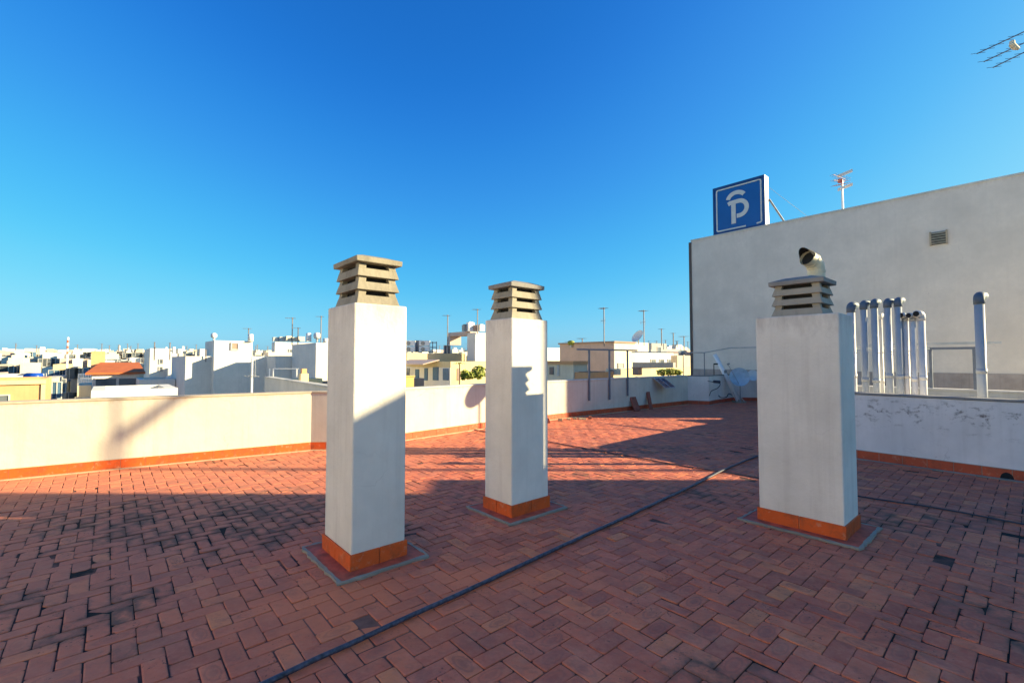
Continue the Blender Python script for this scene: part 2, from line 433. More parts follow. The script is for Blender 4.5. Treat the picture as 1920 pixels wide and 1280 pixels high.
def parapet(pts, label, h=1.0, th=.2, mat='parapet_plaster', cop='coping', skm='skirting', strm='warm_mortar', sk_len=.28, skirt_from=0, base=0.0):
    t = thing('parapet_wall', ((pts[0]+pts[-1])/2), label, 'wall')
    b = MB(); strip(b, pts, chain_offset(pts, th), base-.3, h-.035)
    b.build('wall', M[mat], t)
    b = MB(); strip(b, chain_offset(pts, -.012), chain_offset(pts, th+.012), h-.035, h)
    o = b.build('coping', M[cop], t, bevel=.01)
    if skm:
        b = MB(); inner = chain_offset(pts, -.016); wall = chain_offset(pts, -.001)
        for i in range(len(pts)-1):
            e = inner[i+1]-inner[i]; L = e.length; e.normalize(); n = max(1, round(L/sk_len)); s = L/n
            nn = Vector((-e.y, e.x, 0))
            for k in range(n):
                b.frame(inner[i]+e*(k*s+.003)+UP*-.004, e*(s-.006), nn*.015, UP*.134)
        b.build('skirting', M[skm], t)
        b = MB(); strip(b, chain_offset(pts, -.012), chain_offset(pts, -.004), -.004, .137)
        b.build('skirting_grout', M[strm], t)
        b = MB(); strip(b, chain_offset(pts, -.085), chain_offset(pts, -.016), -.006, .008)
        b.build('mortar_strip', M[strm], t, bevel=.004)
    return t
parapet([A0, A1, A2], 'sunlit white parapet wall with orange skirting, left of the first chimney')
parapet([A2, A3, A4, A5], 'long white parapet running away between the chimneys, half in shade', cop='light_coping', skm='skirting_shaded')
parapet([A5, A6, A7, A8, A9], 'stepped far corner of the white parapet behind the leaning pole', cop='grey_concrete', mat='white_plaster', skm='skirting_red', strm='mortar')
parapet([A9, B0, B1], 'white parapet hidden beyond the third chimney under the big blank wall', mat='white_plaster', skm=None)
M['mouldy'] = plaster('mouldy_plaster', (.80,.76,.74), .22, (.42,.38,.36), blotch=.12)
def mould(m):
    t = m.node_tree; b = t.nodes['Principled BSDF']; src = b.inputs['Base Color'].links[0].from_socket
    p = pos(t); sep = N(t, 'ShaderNodeSeparateXYZ'); t.links.new(p, sep.inputs[0])
    band = ramp(t, sep.outputs[2], [(.45, 0.0), (.78, 1.0), (.90, .7), (1.0, .0)])
    f = noise_(t, mapping(t, p, (3.2,3.2,5.5)), 2.0, 9, .74, .3)
    g = math_(t, 'MULTIPLY', band, ramp(t, f, [(.53, 0.0), (.62, 1.0)]))
    f2 = noise_(t, mapping(t, p, (9,9,1.0)), 3, 6, .7)
    g = math_(t, 'MULTIPLY', g, ramp(t, f2, [(.35, .2), (.55, 1.0)]))
    t.links.new(mixc(t, g, src, (.19,.165,.15)), b.inputs['Base Color'])
mould(M['mouldy'])
rp = parapet([B1, B2, B3, B4], 'bluish white parapet on the right with black mould patches and a drain hole', h=1.03, mat='mouldy', cop='grey_concrete', skm='skirting_red', strm='mortar')
# drain hole, half round, in the right skirting
dp = on(1888, 899); e = (B4-B3).normalized(); nn = Vector((-e.y,e.x,0)); foot = B3+e*((dp-B3).dot(e))-nn*.019
b = MB(); v = [foot+UP*.004+e*.062*math.cos(math.pi*k/12)+UP*.085*math.sin(math.pi*k/12) for k in range(13)]
v2 = [q+nn*.012 for q in v]
b.add(v+v2, [tuple(range(12,-1,-1)), tuple(range(13,26))]+[(i,(i+1)%13,13+(i+1)%13,13+i) for i in range(13)])
b.build('drain_hole', M['dark'], rp)
# ------------------------------------------------------------------ chimneys
def chimney(cx, cy, a, bb, H, ca, cb, label, shaft_mat, slab_mat, cap_mat, hcap=.315):
    corner = Vector((cx, cy, 0)); mid = corner+UL*a/2+UR*bb/2
    t = thing('chimney', mid, label, 'chimney', 'white plastered chimneys on the terrace')
    b = MB(); b.box(mid, a, bb, H, UL, UR)
    s = b.build('shaft', M[shaft_mat], t, bevel=.012)
    # plinth tiles
    b = MB(); z1 = .132; th = .014
    for (o, d, L, nrm) in ((corner, UL, a, -UR), (corner, UR, bb, -UL), (corner+UL*a, UR, bb, UL), (corner+UR*bb, UL, a, UR)):
        n = max(1, round(L/.28)); s_ = (L+2*th)/n
        for k in range(n):
            b.frame(o-d*th+d*(k*s_+.0025)+nrm*.001, d*(s_-.005), nrm*th, UP*z1)
    b.build('plinth', M['skirting'], t, bevel=.003)
    # apron of flat tiles and its mortar edge
    b = MB()
    ext = .12
    b.box(mid+UP*.003, a+2*ext, bb+2*ext, .014, UL, UR); b.build('apron', M['apron'], t)
    b = MB(); r_ = random.Random(int(cx*100)+7)
    A2_, B2_ = a/2+ext, bb/2+ext; cn = [mid-UL*A2_-UR*B2_, mid+UL*A2_-UR*B2_, mid+UL*A2_+UR*B2_, mid-UL*A2_+UR*B2_]
    inn, outr = [], []
    for q in range(4):
        p0, p1 = cn[q], cn[(q+1)%4]; e_ = (p1-p0); ln_ = e_.length; e_.normalize(); no = Vector((e_.y,-e_.x,0))
        if no.dot(p0-mid) < 0: no = -no
        n_ = int(ln_/.045)
        for k in range(n_):
            p_ = p0+e_*ln_*k/n_; crn = (p0-mid).normalized()*.012 if k == 0 else Vector((0,0,0))
            inn.append(p_-no*r_.uniform(-.002,.007)); outr.append(p_+crn+no*r_.uniform(.014,.034))
    n_ = len(inn); vs_ = [v+UP*.002 for v in outr]+[v*1+UP*(.017+r_.uniform(0,.004)) for v in outr]+[v+UP*(.020+r_.uniform(0,.003)) for v in inn]+[v+UP*.010 for v in inn]
    fs_ = []
    for k in range(n_):
        k2 = (k+1)%n_
        for L_ in range(3): fs_.append((L_*n_+k, L_*n_+k2, (L_+1)*n_+k2, (L_+1)*n_+k))
    b.add(vs_, fs_)
    b.build('mortar_edge', M['mortar'], t)
    # concrete louvred cap
    b = MB(); tier = hcap/3
    for i in range(3):
        z0 = H+i*tier; k = 1-.015*i
        A0_, B0_ = ca*.94*k, cb*.94*k; A1_, B1_ = ca*.80, cb*.80
        sk = tier*.70
        fr = sk/tier
        Am, Bm = A0_+(A1_-A0_)*fr, B0_+(B1_-B0_)*fr
        b.frustum(mid, A0_, B0_, Am, Bm, z0+.001+(.0 if i == 0 else .006), z0+sk, UL, UR)
        pw = .062
        for (i1, j1) in ((-1,-1),(1,-1),(1,1),(-1,1)):
            v = []
            for (A_, B_, z) in ((Am,Bm,z0+sk-.002), (A1_,B1_,z0+tier+.008)):
                for (e1, e2_) in ((0,0),(pw,0),(pw,pw),(0,pw)):
                    v.append(mid+UL*i1*(A_/2-e1-.001)+UR*j1*(B_/2-e2_-.001)+UP*z)
            fs = [(0,1,5,4),(1,2,6,5),(2,3,7,6),(3,0,4,7),(3,2,1,0),(4,5,6,7)]
            if i1*j1 < 0: fs = [tuple(reversed(f)) for f in fs]
            b.add(v, fs)
    cap = b.build('cap', M[cap_mat], t, bevel=.004)
    b = MB(); b.box(mid+UP*(H+.01), ca*.80-.085, cb*.80-.085, hcap-.01, UL, UR); b.build('flue', M['dark'], cap and t)  # near-black core, painted as the shade seen through the slots
    b = MB(); zt = H+hcap
    b.frustum(mid, ca, cb, ca*1.01, cb*1.01, zt+.008, zt+.05, UL, UR)
    b.frustum(mid, ca*.985, cb*.985, ca*.5, cb*.5, zt+.0495, zt+.085, UL, UR)
    b.build('cap_slab', M[slab_mat], t, bevel=.006)
    return t, mid
M['apron'] = simple('apron_tile', (.46,.085,.045), .7, var=.3, scale=10)
chimney(-1.17, 3.402, .548, .433, 1.975, .48, .38, 'tallest looking white chimney, nearest on the left, with a sunlit beige louvred cap', 'white_plaster', 'concrete', 'concrete')
chimney(-.004, 4.534, .425, .51, 1.963, .37, .47, 'middle white chimney bearing the shadow of a louvred cap', 'white_plaster', 'grey_concrete', 'concrete')
ch3, mid3 = chimney(2.836, 3.98, .685, .462, 1.958, .46, .40, 'wide shaded white chimney on the right with a bent cream duct on its cap', 'white_plaster', 'grey_concrete', 'grey_cap', hcap=.285)
# duct on third chimney
zt = 1.958+.285+.085
base = Vector((at(1531, 515, mid3.y).x, mid3.y, zt-.03))
pts = [base, base+UP*.09]
dirn = Vector((-.93, -.37, 0)).normalized(); r = .12; nb = 8; sweep = R_(78)
for k in range(1, nb+1):
    q = sweep*k/nb
    pts.append(base+UP*.09+dirn*(r-r*math.cos(q))+UP*r*math.sin(q))
last = (pts[-1]-pts[-2]).normalized(); pts.append(pts[-1]+last*.035)
b = MB(); b.tube(pts, .072, 18, caps=False); b.tube(pts, .066, 18, caps=False)
d = b.build('exhaust_duct', M['cream_duct'], ch3, smooth=True)
b = MB()
for k in (1, 4, 7): t_ = (pts[k+1]-pts[k]).normalized(); b.tube([pts[k]-t_*.008, pts[k]+t_*.010], .077, 18)
b.build('duct_collar', M['cream_duct'], d)
tip = pts[-1]
b = MB(); b.tube([tip-last*.03, tip-last*.026], .0655, 18)
b.build('duct_throat', M['dark'], d)
b = MB(); sd_ = last.cross(UP).normalized(); up_ = sd_.cross(last).normalized()
n = 9; L1 = []; L2 = []
for k in range(n):
    q = math.pi*(k/(n-1)); L1.append(tip+sd_*.078*math.cos(q)+up_*.078*math.sin(q)-last*.01); L2.append(tip+sd_*.06*math.cos(q)+up_*(.02+.05*math.sin(q))+last*(.02+.07*math.sin(q)))
b.add(L1+L2, [(i,i+1,n+i+1,n+i) for i in range(n-1)]); b.add([q-up_*.006 for q in L1+L2], [(n+i,n+i+1,i+1,i) for i in range(n-1)])
b.build('duct_hood', M['dark'], d)
# ------------------------------------------------------------------ hose and cable on the floor
def smooth_path(pts, sub=10):
    out = []
    P = [pts[0]]+list(pts)+[pts[-1]]
    for i in range(1, len(P)-2):
        for k in range(sub):
            t_ = k/sub; p0, p1, p2, p3 = P[i-1], P[i], P[i+1], P[i+2]
            out.append(.5*((2*p1)+(-p0+p2)*t_+(2*p0-5*p1+4*p2-p3)*t_*t_+(-p0+3*p1-3*p2+p3)*t_**3))
    out.append(pts[-1]); return out
hp = [on(x, y) for (x, y) in ((380,1341),(515.6,1278),(724,1182),(890.6,1105),(1030,1039),(1200,960),(1300,912.5),(1362,881),(1425,855),(1490,836))]
hp = smooth_path(hp, 12)
hp = [p+Vector((mnoise.noise(p*3)*.008, mnoise.noise(p*3+Vector((9,0,0)))*.008, .019+abs(mnoise.noise(p*2.2))*.006)) for p in hp]
b = MB(); b.tube(hp, .0145, 10)
tag(b.build('hose', M['hose'], None, loc=(0,4,0), smooth=True), 'dark blue hose snaking diagonally across the red tiles between the chimneys', 'hose')
cp = [on(x, y) for (x, y) in ((890,806),(920,812),(1032,830),(1175,855),(1250,869),(1342,884),(1420,897),(1612,932),(1760,955),(1920,985),(2010,1004))]
cp = [p+Vector((mnoise.noise(p*2)*.02, mnoise.noise(p*2+Vector((5,0,0)))*.02, .013)) for p in smooth_path(cp, 10)]
b = MB(); b.tube(cp, .0085, 8)
tag(b.build('cable', M['cable'], None, loc=(2,6,0), smooth=True), 'thin black cable lying across the terrace from the far parapet to the right edge', 'cable')
# ------------------------------------------------------------------ boards, rubble
def board(px0, y0, px1, y1, w, label):
    bt = on(px0, y0); top = at(px1, y1, bt.y+.30); e = Vector((.75,.60,0)).normalized()
    up = (top-bt); b = MB(); n = e.cross(up).normalized()
    b.frame(bt, e*w, up, n*.035)
    return tag(b.build('board', M['board'], None, loc=bt, bevel=.003), label, 'board', 'terracotta boards leaning on the far parapet')
board(1189, 771, 1177, 737, .28, 'wider terracotta board leaning on the parapet under the railing posts')
board(1217, 768, 1211, 735, .16, 'narrower terracotta board leaning on the parapet below the solar panel')
rb = [(1024,792,.20,.12,'dark brown broken brick against the sunlit parapet foot'),(1050,789,.13,.06,'small flat rubble chip beside the broken brick'),(1066,787,.10,.05,'pale mortar lump in the sun at the parapet foot'),(1078,786,.12,.05,'yellowish brick chip in the row of rubble'),(1092,786,.22,.04,'long pale rubble slab at the shadow edge'),(1106,785,.10,.07,'last dark rubble piece to the right, in the shade')]
for (x, y, w, h, lab) in rb:
    p = on(x, y); b = MB(); r = random.Random(x)
    vs = []
    for z in (0, h):
        for (i, j) in ((-1,-1),(1,-1),(1,1),(-1,1)):
            k = .8 if z else 1
            vs.append(p+Vector((i*w/2*k*r.uniform(.8,1.1), j*w/3*k*r.uniform(.8,1.1), z*r.uniform(.8,1.1)+.002)))
    b.add(vs, [(3,2,1,0),(4,5,6,7),(0,1,5,4),(1,2,6,5),(2,3,7,6),(3,0,4,7)])
    tag(b.build('rubble_piece', M['board'] if 'dark' in lab else M['rubble'], None, loc=p, bevel=.006), lab, 'rubble', 'rubble at the foot of the parapet')
# ------------------------------------------------------------------ railings on the far parapet
e45 = (A5-A4).normalized(); n45 = Vector((e45.y,-e45.x,0))
def wallpt(px):                     # point of the long parapet's inner face seen at this column
    k = (px-CX)/F*math.cos(PITCH)*1.0
    # solve A4+e*s : x/y = k (approx)
    s = (A4.x-k*A4.y)/(k*e45.y-e45.x); return A4+e45*s
t = thing('railing', wallpt(1141), 'dark grey metal railing frame with three posts bolted to the far parapet', 'railing')
top = None; hs = []
for px, yb in ((1103,751),(1141,749),(1175,742)):
    w = wallpt(px)+n45*.03; zt_ = at(px, 656, w.y).z; zb = at(px, yb, w.y).z
    b = MB(); b.box(Vector((w.x,w.y,zb)), .055, .03, zt_-zb, e45, n45); b.build('post', M['steel'], t); hs.append((w, zt_))
l = hs[0][0]-e45*.5; r = hs[2][0]+e45*.45; z = sum(h[1] for h in hs)/3
b = MB(); b.frame(Vector((l.x,l.y,z-.02)), r-l, n45*.04, UP*.045); b.build('top_rail', M['steel'], t)
t = thing('railing', wallpt(1286), 'thin grey rail on a slim post running to the tall blank wall', 'railing')
w1 = wallpt(1190)-n45*.1; w2 = Vector(A6)-n45*.15; w3 = Vector(A8)+Vector((0,.12,0))
z1 = at(1190, 660, w1.y).z; z2 = at(1300, 661, w2.y).z; z3 = at(1420, 652, w3.y).z
b = MB(); b.tube([Vector((w1.x,w1.y,z1)), Vector((w2.x,w2.y,z2))], .018, 6); b.tube([Vector((w2.x,w2.y,z2)), Vector((w3.x,w3.y,z3)), Vector((w3.x+1,w3.y-.3,z3+.02))], .018, 6)
b.build('top_rail', M['galv'], t)
w = wallpt(1286)-n45*.1
b = MB(); b.tube([Vector((w.x,w.y,.98)), Vector((w.x,w.y,at(1286,661,w.y).z))], .014, 6); b.build('post', M['steel'], t)
b = MB(); b.tube([Vector((w2.x,w2.y,.98)), Vector((w2.x,w2.y,z2))], .014, 6); b.build('post', M['steel'], t)
# solar panel
sp = wallpt(1222)+n45*.05
t = thing('solar_panel', sp, 'small tilted solar panel with two dark blue modules on the far parapet', 'solar panel')
zt_ = at(1222, 708, sp.y).z; zb = at(1222, 727, sp.y).z
up = Vector((n45.x*.32, n45.y*.32, zb-zt_))
b = MB(); o = Vector((sp.x,sp.y,zt_)); tw = .58; sh = e45*.20
nn = e45.cross(up).normalized()
b.frame(o, e45*tw, up+sh, nn*.02); b.build('panel_frame', M['galv'], t)
for k in range(2):
    b = MB(); oo = o+e45*(.02+k*.29)+(up+sh)*.05-nn*(.012 if nn.z < 0 else -.022)
    b.frame(o+e45*(.03+k*.28)+(up+sh)*.06+nn*(.021 if nn.z > 0 else -.004), e45*.24, (up+sh)*.88, nn*.004); b.build('module', M['solar'], t)
# ------------------------------------------------------------------ dish cluster in the far corner
def yagi(b, c, d, el, L=.9, n=7, r=.005, w=.35, mi=0):
    c = Vector(c); d = Vector(d).normalized(); el = Vector(el).normalized()
    b.tube([c-d*L*.3, c+d*L*.7], r*1.6, 6, mi)
    for k in range(n):
        p = c+d*L*(-.28+.95*k/(n-1)); ww = w*(1.15-.5*k/n)
        b.tube([p-el*ww/2, p+el*ww/2], r, 5, mi)
pp = on(1386, 752); pp.y = 16.6; pp = Vector(((1384-CX)/F*16.6, 16.6, 0))
t = thing('antenna_mast', pp, 'white mast leaning to the left in the far terrace corner', 'mast')
top = at(1340, 664, 16.9)
b = MB(); b.tube([pp+UP*.02, top], [.075,.07], 12); b.build('pole', M['white_metal'], t, smooth=True)
b = MB(); b.tube([pp+Vector((-.12,-.12,.0)), pp+(top-pp)*.35], .014, 6); b.tube([pp+Vector((.22,-.05,.0)), pp+(top-pp)*.3], .014, 6); b.build('stay', M['galv'], t)
b = MB(); b.box(pp, .38, .3, .06); b.box(pp+UP*.06, .14,.14,.05); b.build('foot', M['mortar'], t, bevel=.01)
b = MB(); q = pp+(top-pp)*.62; b.box(q+Vector((.02,-.08,-.02)), .09,.06,.10); b.build('bracket', M['mast'], t)
dc = at(1386, 707, 16.3)
t = thing('satellite_dish', Vector((dc.x+.1,16.45,0)), 'round pale blue satellite dish beside the leaning mast', 'satellite dish')
b = MB(); b.dish(dc, Vector((-.25,-.9,.25)), .33, .07, 28, 5); b.build('reflector', M['dish'], t, smooth=True)
b = MB(); b.tube([Vector((dc.x+.1,16.45,0)), Vector((dc.x+.1,16.45,dc.z))], .022, 8); b.build('pole', M['mast'], t)
b = MB(); l0 = dc+UP*-.3+Vector((0,-.05,0)); l1 = at(1365, 683, 15.9)
b.tube([l0, l1], .009, 6); b.tube([l1-Vector((.03,0,0)), l1+Vector((.05,0,.03))], .028, 8); b.build('receiver_arm', M['mast'], t)
t0 = Vector(((1338-CX)/F*16.2, 16.2, .98))
t = thing('small_antenna', t0, 'short black post with a small box on the far parapet corner', 'antenna')
b = MB(); b.tube([t0, Vector((t0.x,t0.y,at(1338,681,16.2).z))], .014, 6); b.build('post', M['dark'], t)
b = MB(); c = at(1342, 682, 16.2); b.box(c+Vector((0,0,-.03)), .13, .06, .05); b.build('box', M['dark'], t)
d2 = at(1412, 712, 16.9)
t = thing('satellite_dish', Vector((d2.x,17,0.95)), 'small grey dish on the far parapet, partly behind the third chimney', 'satellite dish')
b = MB(); b.dish(d2+UP*.16, Vector((-.3,-.9,.2)), .2, .04, 20, 4); b.build('reflector', M['dish_white'], t, smooth=True)
b = MB(); b.tube([Vector((d2.x,17,.95)), d2+Vector((0,.05,.15))], .015, 6); b.build('pole', M['mast'], t)
cb = on(1352, 757); t = thing('dark_cable_bundle', cb, 'dark loose cable hanging in a loop on the far parapet corner', 'cable')
b = MB(); pl = [at(x, y, 15.65) for (x, y) in ((1327,714),(1338,716),(1350,719),(1346,727),(1334,733),(1330,742))]
b.tube(smooth_path(pl,5), .013, 6); pl = [at(x, y, 15.9) for (x, y) in ((1347,741),(1352,745),(1362,744),(1366,738),(1372,740))]
b.tube(smooth_path(pl,5), .016, 6); b.tube([at(1338,715,15.62), at(1350,716,15.62)], .05, 8); b.build('loop', M['cable'], t)
# ------------------------------------------------------------------ big blank building on the right
D0 = 19.5; W0 = Vector((tx(1299)*D0*math.cos(PITCH), D0, 0))
HB = at(1298, 450, D0).z
WD = -UL
Lw = 9.75
t = thing('apartment_building', W0+WD*Lw/2+Vector((0,0,STREET)), 'tall blank rendered building on the right, its plain side wall in shade', 'building')
b = MB(); b.frame(W0+UP*(STREET), WD*Lw, UR*4.5, UP*(HB-STREET-.06)); big = b.build('wall', M['grid_wall'], t)
b = MB(); b.frame(W0+UP*(HB-.06)-WD*.02-UR*.02, WD*(Lw+.04), UR*4.54, UP*.06); b.build('coping', M['light_coping'], t)
b = MB(); b.frame(W0+UP*STREET-WD*.10-UR*.03, WD*.11, UR*.028, UP*(HB-STREET-.1)); b.build('corner_strip', M['brown'] if 'brown' in M else simple('brown_strip', (.10,.07,.06)), t)
# stained footing band
def wallhit(px, s_only=False):
    k = (px-CX)/F*math.cos(PITCH)
    s = (W0.x-k*W0.y)/(k*WD.y-WD.x); return s
def wp(px, y, off=0):      # point of the big wall seen at pixel
    s = wallhit(px); q = W0+WD*s; z = at(px, y, q.y).z
    return Vector((q.x,q.y,z))-UR*off, s
# vent grille
g0, s0 = wp(1753, 460); g1, s1 = wp(1784, 460); gz1 = wp(1753,437)[0].z
b = MB(); wd = (s1-s0); gh = gz1-g0.z
b.frame(g0-UR*.03, WD*wd, UR*.028, UP*gh, 1)
for k in range(5):
    z = gh*(k+.15)/5
    b.add([g0-UR*.03+UP*(z+gh*.13), g0-UR*.03+WD*wd+UP*(z+gh*.13), g0-UR*.07+WD*wd+UP*z, g0-UR*.07+UP*z,
           g0-UR*.03+UP*(z+gh*.155), g0-UR*.03+WD*wd+UP*(z+gh*.155), g0-UR*.07+WD*wd+UP*(z+gh*.03), g0-UR*.07+UP*(z+gh*.03)],
          [(0,1,2,3),(7,6,5,4),(3,2,6,7),(0,3,7,4),(1,5,6,2)], 0)
for k in (0, 1): b.frame(g0-UR*.075+WD*(wd*k-.02)+UP*-.02, WD*.04, UR*.075, UP*(gh+.04), 0)
b.build('vent_grille', [M['cream_grille'], M['dark']], t)
# stained render along the foot of the wall
M['stained'] = plaster('stained_render', (.50,.43,.39), .5, (.20,.16,.15), blotch=.3)
b = MB(); zlo = at(1800,727,13.2).z; zhi = at(1800,700,13.0).z
b.frame(W0-UR*.02+UP*(zlo-.6), WD*(Lw-.02), UR*.018, UP*(zhi-zlo+.6)); b.build('stained_band', M['stained'], t)
# ------------------------------------------------------------------ parking sign on its roof
so, s0 = wp(1341, 437); s1 = wallhit(1440); sw = s1-s0; sz0 = HB; sz1 = wp(1341, 354)[0].z
so = W0+WD*s0+UR*.06+UP*HB; shh = sz1-HB
t = thing('parking_sign', so+WD*sw/2, 'square blue rooftop parking sign with a white P under an arc', 'sign')
b = MB(); b.frame(so+UR*.0, WD*sw, UR*.02, UP*shh, 0); b.frame(so+UR*.021, WD*sw, UR*.34, UP*shh, 1)
b.build('panel', [M['blue_sign'], M['white_metal']], t)
b = MB(); fw = sw*.045
for (o, u, w) in ((so, WD*sw, UP*fw*.9), (so+UP*(shh-fw*1.1), WD*sw, UP*fw*1.1), (so+UP*fw*.9, WD*fw*.8, UP*(shh-2*fw)), (so+WD*(sw-fw*.8)+UP*fw*.9, WD*fw*.8, UP*(shh-2*fw))):
    b.frame(o-UR*.03, u, UR*.03, w)
b.build('frame', M['sign_navy'], t)
def SP(u, v): return so+WD*(u*sw)+UP*(v*shh)-UR*.006
def ribbon(pts, w):   # flat ribbon on the sign face
    b = MB(); n = len(pts); L = []; Rr = []
    asp = shh/sw
    for i, (u, v) in enumerate(pts):
        a = pts[max(0,i-1)]; c = pts[min(n-1,i+1)]; du, dv = c[0]-a[0], (c[1]-a[1])*asp; l_ = math.hypot(du,dv)
        nx, ny = -dv/l_, du/l_
        ww = w if not isinstance(w, list) else w[i]
        L.append((u+nx*ww/2, v+ny*ww/2/asp)); Rr.append((u-nx*ww/2, v-ny*ww/2/asp))
    for i in range(n-1):
        q = [SP(*L[i]), SP(*Rr[i]), SP(*Rr[i+1]), SP(*L[i+1])]
        q2 = [p-UR*.012 for p in q]
        b.add(q+q2, [(0,1,2,3),(7,6,5,4),(0,4,5,1),(1,5,6,2),(2,6,7,3),(3,7,4,0)])
    return b
def arc(cx, cy, rx, ry, a0, a1, n=14): return [(cx+rx*math.cos(R_(a0+(a1-a0)*k/n)), cy+ry*math.sin(R_(a0+(a1-a0)*k/n))) for k in range(n+1)]
bl = ribbon([(.60,.075),(.12,.075)][::-1], .028)
line = [(.64,.068),(.135,.068)]+arc(.105,.098,.03,.03,270,180,4)+[(.075,.90)]+arc(.105,.90,.03,.03,180,90,4)+[(.90,.93)]+arc(.90,.90,.03,.03,90,0,4)+[(.93,.12)]+arc(.895,.11,.035,.03,0,-70,4)+[(.84,.075)]
rb_ = ribbon(line, .026); rb_.build('white_outline', M['sign_white'], t)
p1 = ribbon([(.41,.575),(.41,.165)], .085)
p1.v += []; p1.build('letter_stem', M['sign_white'], t)
bw = [(.305,.585),(.34,.60),(.40,.605),(.50,.61)]+arc(.52,.46,.145,.15,85,-85,14)+[(.47,.31)]
ribbon(bw, .082).build('letter_bowl', M['sign_white'], t)
ribbon(arc(.47,.66,.165,.135,172,28,14), .082).build('letter_arc', M['sign_white'], t)
b = MB(); e1 = so+WD*(sw+.02)+UR*.35+UP*shh*.55; e2 = so+WD*(sw+.45)+UR*1.0+UP*.0
b.tube([e1, e2], .035, 6); b.build('brace', M['steel'], t)
b = MB(); b.tube([so+UR*.37+UP*shh*.9, so+UR*1.6], .03, 6); b.build('brace', M['steel'], t)
b = MB(); b.tube([so+WD*sw+UR*.37+UP*shh*.8, so+WD*(sw+1.3)+UR*2.4], .006, 5); b.build('guy_wire', M['steel'], t)
# TV antenna on the roof
def tv_antenna(base, H, label, cat='antenna', d=(-.9,-.4,0), group='television antennas on the roofs', L=.9, big=1.0, red=False, dish=False, els=7, r=.02):
    base = Vector(base)
    t = thing('tv_antenna', base, label, cat, group)
    b = MB(); b.tube([base, base+UP*H], r, 6); b.build('pole', M['thin_mast'], t)
    d = Vector(d).normalized(); el = Vector((-d.y, d.x, 0))
    b = MB(); yagi(b, base+UP*(H*.97), d, el, L*big*.42, els, .005*big, .5*big)
    b.build('boom', M['redplastic'] if red else M['thin_mast'], t)
    if H > 2.5:
        b = MB(); yagi(b, base+UP*(H*.66), Vector((d.y,-d.x,0)), UP, .4*big, 4, .005*big, .3*big); b.build('boom', M['thin_mast'], t)
    return t
s = wallhit(1573); ab = W0+WD*s+UR*1.0+UP*(HB)
k_ = 1.0
hA = at(1573, 337, ab.y).z-HB
t = thing('tv_antenna', ab, 'red and white television antenna standing on the tall blank building', 'antenna')
b = MB(); b.tube([ab, ab+UP*hA], .035, 8); b.build('pole', M['white_metal'], t)
b = MB(); cdir = Vector((-.85,-.45,-.12)).normalized()
tp = ab+UP*(hA-.05)
for off in (-.12, 0, .12):
    yagi(b, tp+UP*off, (cdir+UP*off*1.2), Vector((.5,-.8,0)), .80, 6, .006, .30)
b.build('boom', M['faded_red'], t)
b = MB(); b.box(tp+cdir*.12+UP*-.07, .12,.08,.14); b.build('dipole_box', M['redplastic'], t)
for dz, cw in ((-.28,-.2),(.22,-.22)):
    b = MB(); b.frame(tp+cdir*cw+UP*dz-Vector((.12,-.2,0)), Vector((.02,.04,0)), Vector((.25,-.4,.06)), UP*.10); b.build('reflector', M['sign_white'], t)
# ------------------------------------------------------------------ neighbour roof strip between parapet and tall wall
nb = [B3+(B4-B3)*-.3, ]
pts = [(p.x,p.y) for p in (B1+Vector((.25,-.05,0)), B2+Vector((.30,.0,0)), B3+Vector((.22,.16,0)), B4+Vector((.26,.2,0)))]
pts += [(13.0, 2.8), (17.5,12.5)]+[((W0+WD*(Lw)-UR*.05).x, (W0+WD*Lw-UR*.05).y), ((W0+WD*5.2-UR*.05).x, (W0+WD*5.2-UR*.05).y), (B0.x+.3,B0.y+.1)]
pts = [(p.x,p.y) for p in (B1+Vector((.25,-.15,0)), B2+Vector((.32,-.02,0)), B3+Vector((.24,.14,0)), B4+Vector((.26,.2,0)))]+[(12.5,3.0)]
q1 = W0+WD*(Lw-.1)-UR*.06; q2 = W0+WD*7.4-UR*.06
pts += [(q1.x+1.2,q1.y-1.0),(q1.x,q1.y),(q2.x,q2.y)]
t = thing('apartment_building', (9,8,STREET), 'low neighbouring block beyond the mouldy parapet, carrying the grey vent pipes', 'building')
b = MB(); b.prism(pts, STREET, -.35); b.build('wall', M['light_coping'], t)
# low white-topped wall
lw0 = at(1737, 727.0, 9.9); lw0.z = 0; l1 = lw0+WD*3.2; l0 = lw0-WD*2.6
hz = at(1741, 727, lw0.y).z
t = thing('low_wall', lw0, 'low beige wall with a white sunlit top behind the grey vent pipes', 'wall')
b = MB(); b.frame(l0-UP*.35, l1-l0, UR*.15, UP*(hz+.35-.03)); b.build('wall', M['light_coping'], t)
b = MB(); b.frame(l0-UR*.03+UP*(hz-.03), l1-l0, UR*.22, UP*.03); b.build('coping', M['white_plaster'], t)
t = thing('railing', lw0, 'blue grey handrail on two posts above the low wall, beside the single vent pipe', 'railing')
def lwp(px):
    k = (px-CX)/F*math.cos(PITCH); s = (l0.x+UR.x*.07-k*(l0.y+UR.y*.07))/(k*WD.y-WD.x); return l0+UR*.07+WD*s
pa, pb = lwp(1745), lwp(1827); zt_ = at(1745, 652, pa.y).z
for p in (pa, pb):
    b = MB(); b.box(Vector((p.x,p.y,hz)), .05,.05, zt_-hz, WD, UR); b.build('post', M['steel'], t)
b = MB(); b.frame(Vector((pa.x,pa.y,zt_-.04))-WD*.05-UR*.02, (pb-pa)+WD*.1, UR*.04, UP*.05); b.build('top_rail', M['steel'], t)
pc, pd = lwp(1600)+UR*.3, lwp(1878)+UR*.3
b = MB(); b.frame(Vector((pc.x,pc.y,zt_+.07)), pd-pc, UR*.03, UP*.05); b.build('upper_rail', M['galv'], t)
